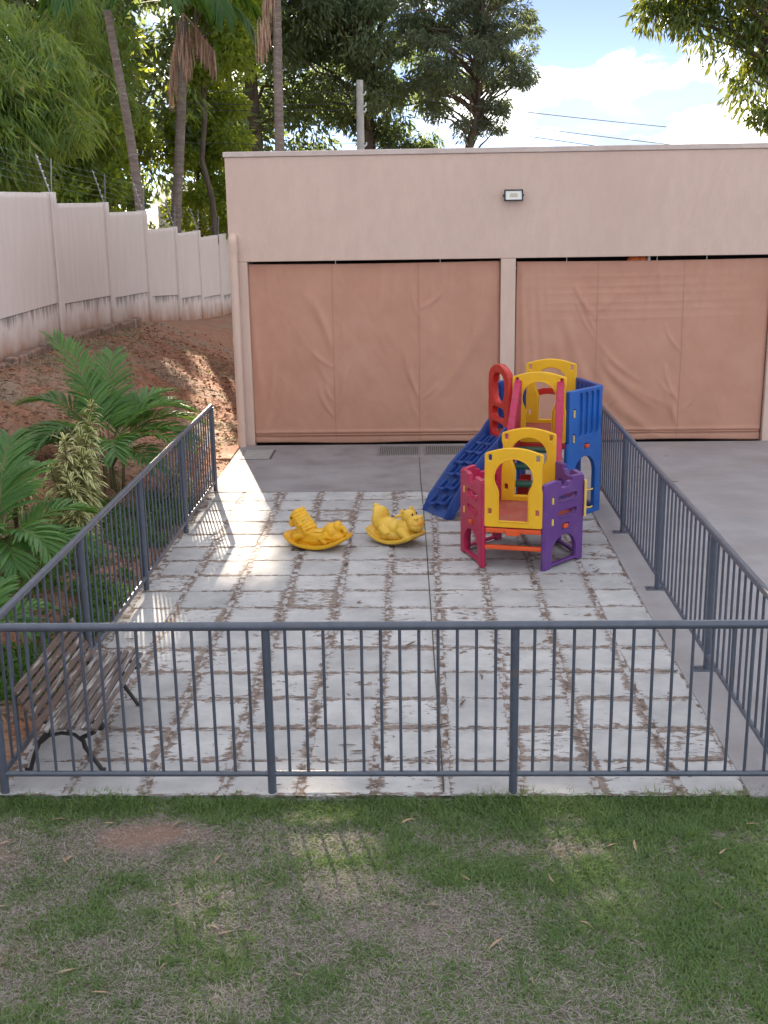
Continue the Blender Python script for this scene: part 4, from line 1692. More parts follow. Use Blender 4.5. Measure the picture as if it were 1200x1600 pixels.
def leaf_cards(P, D, L, W, up=None, fold=.22, rnd=None):
    """cheap folded diamond leaves: 4 verts, 2 triangles each"""
    n = len(P)
    Nn = rng.normal(size=(n, 3)) if up is None else up + rng.normal(size=(n, 3)) * .45
    D = unit(D)
    S = unit(np.cross(D, Nn))
    U = np.cross(S, D)
    L = np.broadcast_to(np.asarray(L), (n,))[:, None]
    W = np.broadcast_to(np.asarray(W), (n,))[:, None]
    mid = P + D * L * .45
    V = np.stack([P, mid + S * W * .5 + U * W * fold, P + D * L - U * L * .06, mid - S * W * .5 + U * W * fold], 1)
    i = np.arange(n)[:, None] * 4
    F = np.concatenate([i + np.array([0, 1, 2]), i + np.array([0, 2, 3])], 0)
    r = rng.random(n) if rnd is None else rnd
    return V.reshape(-1, 3), F, np.repeat(r, 4)

def leaf_strips(P, D, L, W, up, droop=.4, seg=3, rnd=None, shape=1.0):
    """long leaves: strips three verts wide, bending down with length"""
    n = len(P)
    D = unit(D)
    S = unit(np.cross(D, up))
    U = np.cross(S, D)
    L = np.broadcast_to(np.asarray(L, dtype=float), (n,))[:, None]
    W = np.broadcast_to(np.asarray(W, dtype=float), (n,))[:, None]
    dr = np.broadcast_to(np.asarray(droop, dtype=float), (n,))[:, None]
    rows = []
    for k in range(seg + 1):
        t = k / seg
        w = W * .5 * (.35 + 1.9 * t * (1 - t) ** .8 * 1.35) if k < seg else W * .03
        c = P + D * L * t + np.array([0, 0, -1.0]) * dr * L * t * t
        rows.append(np.stack([c + S * w + U * w * .35, c, c - S * w + U * w * .35], 1))
    V = np.stack(rows, 1)            # n, seg+1, 3, 3
    m = (seg + 1) * 3
    F = []
    base = np.arange(n)[:, None] * m
    for k in range(seg):
        for j in (0, 1):
            a = k * 3 + j
            F.append(base + np.array([a, a + 1, a + 4, a + 3]))
    F = np.concatenate(F, 0)
    r = rng.random(n) if rnd is None else rnd
    edge = np.tile(np.array([1, 0, 1.0]), n * (seg + 1))
    return V.reshape(-1, 3), F, np.repeat(r, m), edge

SUNV = np.array(SUN_DIR)
# ground spots that the sun reaches through openings in the tree canopy: (x, y, z, radius of the opening)
GAPS = [(-2.35, 15.2, 0, .60), (-2.25, 14.3, 0, .55), (-2.05, 13.0, 0, .45), (-1.98, 11.9, 0, .52), (-1.75, 11.2, 0, .48), (-3.1, 17.5, .1, .45), (-3.3, 19.3, .2, .5), (-3.0, 16.6, .1, .35), (-3.7, 21.5, .3, .45), (-3.15, 18.3, .1, .5), (-3.5, 20.3, .2, .5), (-4.1, 22.5, .4, .4), (-2.95, 17.0, .05, .4),
        (2.1, 5.1, 0, .32), (2.3, 4.6, 0, .34), (-.55, 5.95, 0, .22), (.85, 6.05, 0, .22), (-1.1, 5.15, 0, .20), (-4.3, 20.5, .5, .3), (-2.35, 9.4, 0, .35)]
def sun_gap(P, keep=.02):
    m = np.ones(len(P), bool)
    for x, y, z, r in GAPS:
        q = P - np.array([x, y, z])
        t = q @ SUNV
        d = np.linalg.norm(q - t[:, None] * SUNV, axis=1)
        inside = (t > 2.0) & (d < (r + .12) * (1 + .25 * np.sin(P[:, 2] * 7 + P[:, 0] * 5)))
        m &= ~(inside & (rng.random(len(P)) > keep))
    return m

def ball(n, r):
    v = unit(rng.normal(size=(n, 3)))
    return v * (rng.random(n) ** .45)[:, None] * np.asarray(r)

def limb(mb, p0, p1, r0, r1, sag=.0, n=6, wob=.05):
    p0 = Vector(p0)
    p1 = Vector(p1)
    ln = (p1 - p0).length
    pts = []
    for k in range(n + 1):
        t = k / n
        p = p0.lerp(p1, t)
        p.z += sag * math.sin(math.pi * t) * ln
        if 0 < k < n:
            p += Vector((random.gauss(0, wob), random.gauss(0, wob), random.gauss(0, wob))) * ln * .3
        pts.append(p)
    mb.tube(pts, [r0 + (r1 - r0) * k / n for k in range(n + 1)], 7)
    return pts

def broadleaf(name, label, base, top_z, crown, n_clumps, per, leaf, m, group, trunk_r=.22, clump_r=1.0, seed=1, droop=.5, gaps=True, lean=(0, 0), up=None, box=None):
    """crown = (centre, radii)"""
    global rng
    rng = np.random.default_rng(seed)
    random.seed(seed)
    t = thing(name, base, label, 'tree', group)
    c = np.array(crown[0], float)
    rad = np.array(crown[1], float)
    d = unit(rng.normal(size=(n_clumps, 3)))
    q = c + d * (rng.random(n_clumps) ** .42)[:, None] * rad
    if box is not None:
        q = np.concatenate([q, np.array(box, float)])
    tb = MB()
    topp = (base[0] + lean[0], base[1] + lean[1], top_z)
    tp = limb(tb, base, topp, trunk_r, trunk_r * .45, n=9, wob=.035)
    for k in range(len(q)):
        z0 = min(max(q[k][2] - .35 * np.hypot(q[k][0] - base[0], q[k][1] - base[1]) - .5, base[2] + (top_z - base[2]) * .22), top_z)
        f = (z0 - base[2]) / (top_z - base[2])
        i = min(int(f * 9), 8)
        p = tp[i].lerp(tp[i + 1], f * 9 - i)
        if gaps:
            line = np.array([tuple(p.lerp(Vector(q[k]), a / 9)) for a in range(10)])
            if not sun_gap(line, 0).all():
                continue
        limb(tb, p, q[k], trunk_r * .32 * random.uniform(.5, 1), .012, sag=.08, n=5, wob=.10)
    o = tb.build('trunk', M['bark'], t, smooth=True)
    V, F, A = [], [], []
    off = 0
    for k in range(len(q)):
        r = clump_r * random.uniform(.65, 1.3)
        n = int(per * random.uniform(.7, 1.3))
        P = q[k] + ball(n, (r, r, r * .72))
        if gaps:
            P = P[sun_gap(P)]
        n = len(P)
        if n == 0:
            continue
        D = unit(P - q[k]) * .8 + rng.normal(size=(n, 3)) * .55 + np.array([0, 0, -droop])
        tone = np.clip(rng.normal(random.uniform(.25, .75), .2, n), 0, 1)
        v, f, a = leaf_cards(P, D, leaf[0] * rng.uniform(.7, 1.3, n), leaf[1] * rng.uniform(.75, 1.25, n), up=up, rnd=tone)
        V.append(v)
        F.append(f + off)
        A.append(a)
        off += len(v)
    V = np.concatenate(V)
    link('crown', fast_mesh('crown', V, np.concatenate(F), {'rnd': np.concatenate(A)}), m, t)
    return t

def frond_arrays(base, azim, elev, length, n_pairs, leaflet, width, arch, rise=.35, droop=.5, tilt=.25, seg=3, tone=.5, first=.18):
    """one pinnate palm frond: returns rachis points and leaflet arrays"""
    az = Vector((math.cos(azim), math.sin(azim), 0))
    pts = []
    N = 14
    p = Vector(base)
    e = elev
    for k in range(N + 1):
        pts.append(p.copy())
        e2 = e - arch * (k / N) ** 1.3
        p = p + (az * math.cos(e2) + Vector((0, 0, 1)) * math.sin(e2)) * (length / N)
    side = az.cross(Vector((0, 0, 1)))
    P, D, L_, U = [], [], [], []
    for k in range(n_pairs):
        t = first + (1 - first) * (k + .5) / n_pairs
        f = t * N
        i = min(int(f), N - 1)
        q = pts[i].lerp(pts[i + 1], f - i)
        tan = (pts[i + 1] - pts[i]).normalized()
        upv = side.cross(tan)
        for sg in (-1, 1):
            sp = math.radians(62 - 34 * t + random.uniform(-6, 6))
            dvec = tan * math.cos(sp) + side * sg * math.sin(sp) + upv * (rise + random.uniform(-.06, .06))
            P.append(tuple(q))
            D.append(tuple(dvec))
            L_.append(leaflet * (.55 + .9 * math.sin(math.pi * min(1, .12 + .82 * t))) * .72 * random.uniform(.9, 1.1))
            U.append(tuple(upv + side * sg * -.3))
    P, D, L_, U = np.array(P), np.array(D), np.array(L_), np.array(U)
    if length > 2:
        k_ = sun_gap(P + D * L_[:, None] * .5)
        if k_.sum() > 4:
            P, D, L_, U = P[k_], D[k_], L_[k_], U[k_]
    n = len(P)
    v, f, a, e_ = leaf_strips(np.array(P), np.array(D), np.array(L_), width, np.array(U), droop=droop, seg=seg, rnd=np.clip(rng.normal(tone, .15, n), 0, 1))
    return pts, v, f, a

# ------------------------------------------------------------------ areca palms beside the left railing
def areca(label, base, specs, seed, stems=5):
    global rng
    rng = np.random.default_rng(seed)
    random.seed(seed)
    t = thing('areca_palm', base, label, 'palm', 'areca palms behind the left railing')
    for k in range(stems):
        a = random.uniform(0, 6.28)
        r = random.uniform(.03, .14)
        p = Vector(base) + Vector((math.cos(a) * r, math.sin(a) * r, -.1))
        q = p + Vector((random.uniform(-.05, .05), random.uniform(-.05, .05), random.uniform(.45, .7)))
        mb = MB()
        mb.tube([p, p.lerp(q, .5), q], [.022, .018, .013], 8)
        mb.build('stem', M['stem'], t, smooth=True)
    for az, el, ln, arch, tone in specs:
        a = R(az)
        b = Vector(base) + Vector((math.cos(a) * .06, math.sin(a) * .06, random.uniform(.28, .5)))
        pts, v, f, at = frond_arrays(b, a, R(el), ln, 36, .44 * min(1.1, ln / 1.1), .027, R(arch), rise=.30, droop=.28, tone=tone, first=.26)
        o = link('frond', fast_mesh('frond', v, f, {'rnd': at}, smooth=False), L_ARECA, t)
        mb = MB()
        mb.tube(pts, [.011 - .008 * i / 14 for i in range(15)], 5)
        rr = mb.build('rachis', M['stem'], o, smooth=True)
    return t
def gzb(x, y):
    return float(bank_h(np.array(x), np.array(y)))
areca('large areca palm with arching green fronds behind the far half of the left railing', (-3.68, 13.35, gzb(-3.68, 13.35)),
      [(150, 86, 1.65, 55, .55), (95, 82, 1.5, 60, .5), (55, 72, 1.25, 78, .75), (165, 66, 1.2, 88, .3), (185, 58, 1.1, 95, .25), (15, 64, 1.1, 95, .75), (120, 70, 1.3, 80, .4), (70, 60, 1.15, 85, .6), (-25, 56, 1.15, 95, .6), (-70, 58, 1.1, 100, .4), (-120, 55, 1.1, 96, .3), (-155, 50, 1.0, 92, .2), (35, 46, 1.15, 80, .55), (-5, 40, 1.0, 78, .4), (208, 46, .95, 85, .2), (78, 52, 1.25, 78, .6), (-45, 38, 1.0, 80, .35)], 11)
areca('areca palm at the left edge behind the near half of the left railing', (-3.62, 9.45, gzb(-3.62, 9.45)),
      [(78, 62, .95, 70, 1.0), (40, 50, .9, 85, .6), (-5, 46, .85, 92, .55), (-40, 48, .85, 100, .5), (-85, 46, .85, 100, .4), (-130, 45, .9, 90, .3), (120, 58, 1.0, 75, .5), (165, 50, 1.0, 85, .3), (210, 45, .95, 85, .25), (15, 32, .8, 75, .4), (-60, 32, .8, 80, .4), (95, 75, 1.15, 60, .35)], 12)
areca('low young areca palm by the near left corner of the railing', (-3.2, 7.9, gzb(-3.2, 7.9)),
      [(90, 62, .6, 80, .5), (30, 55, .5, 85, .6), (-30, 50, .5, 90, .4), (150, 55, .6, 80, .3), (210, 50, .6, 85, .3), (-90, 55, .5, 90, .45)], 13, 3)

# ------------------------------------------------------------------ variegated dracaena
def dracaena(label, base, stems, seed):
    global rng
    rng = np.random.default_rng(seed)
    random.seed(seed)
    t = thing('variegated_dracaena', base, label, 'plant')
    for k, (dx, dy, h, z0) in enumerate(stems):
        b = Vector(base)
        tip = b + Vector((dx, dy, h))
        mid = b.lerp(tip, .5) + Vector((dx * -.15, dy * -.15, .03))
        mb = MB()
        mb.tube([b, mid, tip], [.016, .012, .007], 7)
        st = mb.build('stem', M['stem'], t, smooth=True)
        n = int(170 * (h - z0) / .8)
        tt = z0 / h + (1 - z0 / h) * np.sort(rng.random(n))
        tt = np.clip(tt, 0, 1)
        P0 = np.array(b)[None] * (1 - tt)[:, None] ** 2 + 2 * np.array(mid)[None] * (tt * (1 - tt))[:, None] + np.array(tip)[None] * (tt ** 2)[:, None]
        az = np.arange(n) * 2.39996 + rng.normal(size=n) * .3
        el = np.radians(12 + 55 * np.clip((tt - .75) / .25, 0, 1) + rng.normal(size=n) * 10)
        D = np.stack([np.cos(az) * np.cos(el), np.sin(az) * np.cos(el), np.sin(el)], 1)
        up = np.tile(np.array([0, 0, 1.0]), (n, 1)) + .05
        v, f, a, e = leaf_strips(P0, D, rng.uniform(.16, .24, n), rng.uniform(.026, .036, n), up, droop=rng.uniform(.35, .8, n), seg=3)
        link('foliage', fast_mesh('foliage', v, f, {'rnd': a, 'edge': e}), L_VARI, t)
    return t
dracaena('cream and green variegated dracaena between the two areca palms', (-3.40, 11.0, gzb(-3.40, 11.0)),
         [(.02, .75, 1.38, .45), (-.10, .15, 1.16, .35), (.06, .22, .98, .2), (-.02, .45, 1.15, .3), (.02, -.15, .80, .12), (-.20, -.05, .92, .25), (.12, -.30, .58, .08), (.10, .45, .86, .15)], 21)
dracaena('small variegated dracaena seen through the far end of the left railing', (-2.92, 13.55, gzb(-2.92, 13.55)),
         [(.0, .05, .42, .1), (.08, -.08, .34, .08), (-.1, .0, .36, .08)], 22)
dracaena('pale variegated dracaena behind the bright frond at the left edge', (-4.0, 11.0, gzb(-4.0, 11.0)),
         [(.05, .0, .78, .25), (-.12, .05, .6, .2), (.16, -.12, .62, .2)], 23)

# ------------------------------------------------------------------ palms with tall trunks
def tall_palm(label, base, pts, r0, r1, fronds, dead, seed, skirt=0):
    global rng
    rng = np.random.default_rng(seed)
    random.seed(seed)
    t = thing('tall_palm', base, label, 'palm tree', 'tall palms behind the wall')
    mb = MB()
    P = [Vector(base)] + [Vector(p) for p in pts]
    fine = []
    for a, b in zip(P[:-1], P[1:]):
        n = max(2, int((b - a).length / .12))
        for k in range(n):
            fine.append(a.lerp(b, k / n))
    fine.append(P[-1])
    n = len(fine)
    rad = [(r0 + (r1 - r0) * k / n) * (1 + (.05 if k % 2 else -.03) + random.gauss(0, .015)) for k in range(n)]
    sm_pts = [sum((fine[max(0, min(n - 1, k + j))] for j in range(-6, 7)), Vector()) / 13 for k in range(n)]
    sm_pts[0] = fine[0]
    mb.tube(sm_pts, rad, 12)
    mb.build('trunk', M['palm_bark'], t, smooth=True)
    top = P[-1]
    for az, el, ln, arch, tone in fronds:
        pts_, v, f, at = frond_arrays(top + Vector((0, 0, .1)), R(az), R(el), ln, 60, .62, .045, R(arch), rise=.1, droop=.75, tone=tone, first=.15)
        o = link('frond', fast_mesh('frond', v, f, {'rnd': at}), L_PALM, t)
        r = MB()
        r.tube(pts_, [.03 - .024 * i / 14 for i in range(15)], 5)
        r.build('rachis', M['stem'], o, smooth=True)
    for (dx, dy, z0, z1, w) in dead:
        # dead frond hanging straight down: bundle of dry leaflets round a drooping rachis
        a = top + Vector((dx * .25, dy * .25, z0))
        b = Vector((top.x + dx, top.y + dy, top.z + z1))
        k = 130
        tt = rng.random(k)
        P0 = np.array(a)[None] * (1 - tt)[:, None] + np.array(b)[None] * tt[:, None] + rng.normal(size=(k, 3)) * np.array([w, w, .03])
        D = np.tile(np.array([0, 0, -1.0]), (k, 1)) + rng.normal(size=(k, 3)) * .05
        v, f, at, e = leaf_strips(P0, D, rng.uniform(.4, .75, k), .032, rng.normal(size=(k, 3)), droop=.05, seg=3)
        o = link('dead_frond', fast_mesh('dead_frond', v, f, {'rnd': at}), M['dead_frond'], t)
        r = MB()
        r.tube([top, a, b], [.025, .022, .008], 5)
        r.build('rachis', M['dead_frond'], o, smooth=True)
    for k in range(skirt):
        pass
    return t
tall_palm('leaning palm with dark slender trunk rising behind the third wall panel', (-6.42, 28, .3), [(-6.5, 28, 3.34), (-6.62, 28, 5.0), (-6.98, 28, 7.9)], .125, .085,
          [(20, 40, 2.6, 110, .5), (80, 50, 2.6, 100, .4), (140, 45, 2.6, 105, .4), (200, 40, 2.6, 110, .3), (260, 35, 2.5, 115, .5), (320, 40, 2.5, 110, .6), (350, 60, 2.6, 100, .5)], [], 31)
tall_palm('palm with dead tan fronds hanging down its pale trunk beside the beige building', (-6.75, 32, .2), [(-6.48, 32, 3.3), (-6.25, 32, 5.2), (-6.02, 32, 7.6), (-6.0, 32, 8.2)], .15, .11,
          [(-10, 25, 2.2, 110, .7), (30, 45, 2.4, 110, .5), (75, 60, 2.5, 95, .4), (130, 45, 2.4, 110, .4), (175, 25, 2.2, 105, .8), (215, 40, 2.4, 110, .4), (265, 30, 2.3, 115, .6), (310, 35, 2.4, 115, .5), (0, 55, 2.4, 110, .6), (240, 55, 2.4, 110, .5)],
          [(-.44, -.1, -.2, -1.75, .045), (.05, -.13, -.3, -1.15, .06), (.74, .0, -.2, -.95, .04), (-.06, .1, -.4, -1.0, .06)], 32)
tall_palm('tall straight palm with knobbly grey trunk behind the roof of the beige building', (-3.42, 30, -.2), [(-3.42, 30, 4.7), (-3.36, 30, 8.2), (-3.33, 30, 9.6)], .125, .105,
          [(0, 30, 4.4, 100, .6), (-20, 22, 4.3, 100, .5), (50, 50, 3.6, 100, .5), (110, 50, 3.6, 100, .4), (170, 45, 3.4, 110, .4), (230, 45, 3.4, 110, .4), (290, 45, 3.4, 110, .5), (8, 15, 4.2, 85, .8)],
          [(-.42, -.1, -.5, -2.4, .08)], 33)

# ------------------------------------------------------------------ bamboo
def bamboo(label, base, culms, n_twigs, seed, leaf=(.32, .036), zmin=None, xmax=None):
    """arching culms; drooping leafy twigs along the upper part of each culm"""
    global rng
    rng = np.random.default_rng(seed)
    random.seed(seed)
    t = thing('bamboo_clump', base, label, 'bamboo', 'bamboo overhanging the wall')
    allP, allD, allT = [], [], []
    tw = MB()
    for (dx, dy, h, reach) in culms:
        b = Vector(base) + Vector((random.gauss(0, .35), random.gauss(0, .35), 0))
        pts = []
        n = 16
        for k in range(n + 1):
            s = k / n
            pts.append(b + Vector((dx * s ** 2.1, dy * s ** 2.1, h * (s - .30 * reach * s ** 4))))
        mb = MB()
        mb.tube(pts, [.04 - .034 * k / n for k in range(n + 1)], 7)
        mb.build('culm', M['bamboo_culm'], t, smooth=True)
        for q in range(n_twigs):
            s = random.uniform(.30, 1.0)
            f = s * n
            i = min(int(f), n - 1)
            p = pts[i].lerp(pts[i + 1], f - i)
            a = random.uniform(0, 6.283)
            ln = random.uniform(.7, 2.0) * (1.15 - .4 * s)
            end = p + Vector((math.cos(a) * ln * .75, math.sin(a) * ln * .75, -ln * random.uniform(.25, .95)))
            mid = p.lerp(end, .5) + Vector((0, 0, .28 * ln))
            if zmin is not None and end.z < zmin(end.x):
                end.z = zmin(end.x) + random.uniform(0, .3)
            if xmax is not None and (end.x > xmax(end.z) or mid.x > xmax(mid.z)):
                continue
            tw.tube([p, mid, end], [.007, .005, .002], 4, caps=False)
            m = int(46 * ln)
            u = rng.random(m) ** .7
            P = np.array(p)[None] * ((1 - u) ** 2)[:, None] + 2 * np.array(mid)[None] * (u * (1 - u))[:, None] + np.array(end)[None] * (u ** 2)[:, None]
            P = P + rng.normal(size=(m, 3)) * .10
            hd = np.array([math.cos(a), math.sin(a), 0])
            D = hd * .35 + rng.normal(size=(m, 3)) * np.array([.42, .42, .25]) + np.array([0, 0, -.75])
            allP.append(P)
            allD.append(D)
            allT.append(np.clip(rng.normal(random.uniform(.25, .75), .18, m), 0, 1))
    P = np.concatenate(allP)
    D = np.concatenate(allD)
    T = np.concatenate(allT)
    m = sun_gap(P, .05)
    P, D, T = P[m], D[m], T[m]
    n = len(P)
    T = np.where(rng.random(n) < .04, 1.0, T * .86)
    v, f, a = leaf_cards(P, D, leaf[0] * rng.uniform(.65, 1.35, n), leaf[1] * rng.uniform(.8, 1.3, n), fold=.12, rnd=T)
    link('foliage', fast_mesh('foliage', v, f, {'rnd': a}), L_BAMBOO, t)
    tw.build('twigs', M['bamboo_culm'], t)
    print('bamboo leaves', n)
    return t
zl = lambda x: np.interp(x, [-9, -7.5, -6.5, -5.2, -4.2], [3.7, 3.9, 4.6, 5.4, 5.9])
bamboo('bamboo clump drooping over the near wall panels at the upper left', (-8.6, 21.5, .9),
       [(1.0, .6, 9.5, 1.2), (2.6, 1.0, 9.0, 1.5), (3.4, 2.2, 9.0, 1.7), (1.8, -.6, 8.5, 1.6), (-.4, 1.4, 9.5, 1.0), (2.2, 2.6, 8.6, 1.7), (.2, -.9, 8.0, 1.5), (3.0, .2, 8.2, 1.9), (-1.2, .2, 8.5, 1.3), (1.2, 1.6, 7.2, 1.8), (.6, .4, 7.0, 1.8), (-.8, -.4, 7.4, 1.7)], 62, 41, zmin=zl, xmax=lambda z: -6.15 + .5 * max(0, z - 6.6) * 2)
bamboo('bamboo clump behind the leaning palm trunk', (-8.9, 30.8, .5),
       [(2.2, .4, 11.0, 1.2), (3.6, .2, 10.0, 1.5), (1.0, -.4, 11.0, 1.0), (-.6, .3, 11.0, 1.0), (3.0, 1.6, 10.5, 1.4), (1.6, 1.2, 11.5, .9), (-1.6, -.4, 10.5, 1.1)], 34, 42, zmin=lambda x: np.interp(x, [-9, -6.5, -4.2], [4.4, 5.3, 6.3]))

# ------------------------------------------------------------------ big trees behind
G = 'big trees behind the wall and building'
SHADE = dict(per=520, leaf=(.34, .15))
broadleaf('dark_tree', 'tall dark tree directly behind the leaning palm trunk', (-10.5, 40, -.2), 14, ((-10.5, 40, 11.5), (5.0, 4.0, 8.5)), 85, 340, (.34, .14), L_DARK, G, .32, 1.5, 51)
broadleaf('dark_tree', 'tall dark tree between the two left palm trunks', (-6.2, 46, -.3), 16, ((-6.8, 46, 12.5), (4.6, 4.0, 9.0)), 85, 340, (.34, .14), L_DARK, G, .34, 1.5, 52)
broadleaf('dark_tree', 'broad dark tree rising behind the utility pole', (-1.9, 47, -.3), 14, ((-2.2, 47, 10.0), (3.9, 3.5, 7.5)), 120, 400, (.27, .08), L_DARK, G, .34, .95, 53, droop=1.2)
broadleaf('dark_tree', 'very tall dark tree at the far left behind the bamboo', (-16.0, 38, 0), 17, ((-15.5, 38, 12), (4.6, 4.5, 9)), 95, 420, (.36, .15), L_DARK, G, .36, 1.6, 54)
broadleaf('dark_tree', 'high crowned tree whose top closes the canopy above the left palms', (-7.6, 50, -.3), 20, ((-9.0, 50, 18.5), (6.0, 5.0, 5.0)), 80, 420, (.40, .18), L_DARK, G, .36, 1.8, 55)
broadleaf('grey_green_tree', 'feathery grey green tree leaning right against the open sky', (1.2, 44, -.3), 9.6, ((1.6, 44, 9.0), (2.6, 2.3, 3.2)), 120, 210, (.19, .045), L_EUC, G, .20, .40, 56, droop=1.0, lean=(1.0, 0),
          box=[(3.4, 44, 9.4), (3.9, 44, 8.6), (3.6, 44.3, 7.6), (3.0, 44, 6.7), (2.9, 43.8, 5.9), (3.9, 43.8, 9.6), (2.3, 44, 6.2), (3.3, 44, 8.3), (1.7, 44, 5.8), (4.0, 44, 7.7), (2.6, 43.6, 7.4), (.6, 44, 6.4), (.2, 44, 7.6)])
broadleaf('mid_green_tree', 'light green young tree with backlit leaves behind the fourth wall panel', (-9.6, 34.5, .2), 7.0, ((-9.6, 34.5, 4.9), (2.2, 1.6, 2.6)), 42, 330, (.20, .10), L_MID, 'young trees behind the wall', .09, .62, 57)
broadleaf('mid_green_tree', 'light green young tree with backlit leaves left of the leaning palm', (-9.3, 30.0, .4), 6.4, ((-9.1, 30, 4.6), (1.7, 1.3, 2.2)), 36, 330, (.20, .10), L_MID, 'young trees behind the wall', .08, .6, 58)
broadleaf('mid_green_tree', 'light green young tree with backlit leaves right of the pale palm trunk', (-7.0, 38.5, 0), 8.5, ((-6.9, 38.5, 5.4), (1.5, 1.4, 3.2)), 40, 330, (.20, .10), L_MID, 'young trees behind the wall', .09, .6, 59)
broadleaf('mid_green_tree', 'light green young tree with bright crown above the pale palm trunk', (-6.4, 36.5, 0), 10.5, ((-6.6, 36.5, 9.0), (2.0, 1.6, 2.4)), 40, 330, (.22, .11), L_MID, 'young trees behind the wall', .11, .7, 60)

def shrub(label, base, rad, n, leaf, m, seed, gaps=True):
    global rng
    rng = np.random.default_rng(seed)
    random.seed(seed)
    t = thing('shrub', base, label, 'shrub', 'shrubs behind the wall')
    b = np.array(base, float)
    tb = MB()
    V, F, A = [], [], []
    off = 0
    for k in range(n):
        c = b + np.array([0, 0, rad[2]]) + ball(1, rad)[0]
        limb(tb, base, c, .02, .005, n=4, wob=.08)
        q = 190
        r = rad[0] * random.uniform(.22, .4)
        P = c + ball(q, (r, r, r * .8))
        P = P[sun_gap(P)]
        q = len(P)
        if q == 0:
            continue
        D = unit(P - c) + rng.normal(size=(q, 3)) * .5 + np.array([0, 0, -.35])
        v, f, a = leaf_cards(P, D, leaf[0] * rng.uniform(.7, 1.3, q), leaf[1], rnd=np.clip(rng.normal(random.uniform(.2, .8), .2, q), 0, 1))
        V.append(v)
        F.append(f + off)
        A.append(a)
        off += len(v)
    tb.build('stem', M['bark'], t, smooth=True)
    link('foliage', fast_mesh('foliage', np.concatenate(V), np.concatenate(F), {'rnd': np.concatenate(A)}), m, t)
for k, (x, y, z, r, m, lab) in enumerate([
        (-8.3, 24.5, .8, (1.3, 1.1, 1.5), L_DARK, 'dark shrub peeping over the first wall panel'),
        (-8.1, 28.8, .5, (1.2, 1.0, 1.5), L_MID, 'leafy shrub peeping over the second wall panel'),
        (-8.4, 32.5, .3, (1.3, 1.0, 1.6), L_MID, 'bright leafy shrub left of the leaning palm foot'),
        (-8.0, 36.0, .1, (1.3, 1.0, 1.5), L_DARK, 'dark shrub between the feet of the two left palms'),
        (-7.5, 42.0, -.2, (1.5, 1.1, 1.2), L_MID, 'round green shrub by the slatted metal fence'),
        (-5.0, 40.5, -.2, (1.6, 1.1, 2.0), L_DARK, 'dark shrub just left of the beige building edge'),
        (-11.5, 36.0, .2, (2.0, 1.4, 2.3), L_DARK, 'large dark shrub at the far left under the bamboo'),
        (-12.6, 44.0, .0, (2.6, 1.6, 2.6), L_MID, 'large light shrub far behind the wall at the left')]):
    shrub(lab, (x, y, z), r, 26, (.20, .085), m, 70 + k)

# mango branch overhanging from the right
broadleaf('mango_tree', 'mango tree hanging its long drooping leaves over the roof at the upper right', (8.2, 27.6, -.2), 10.5, ((8.0, 27.6, 9.0), (3.4, 2.0, 3.2)), 78, 190, (.25, .062), L_MANGO, None, .24, .55, 61, droop=1.3, gaps=False,
          box=[(5.6, 27.6, 8.4), (5.3, 27.6, 7.7), (5.9, 27.6, 7.2), (6.9, 27.6, 6.6), (7.3, 27.6, 6.0), (7.4, 27.7, 5.5), (7.7, 27.5, 5.2), (7.2, 27.6, 7.0), (6.6, 27.5, 7.6), (6.1, 27.4, 8.3), (5.2, 27.5, 8.6), (7.9, 27.5, 6.3), (7.6, 27.4, 7.2), (6.2, 27.5, 6.9)])

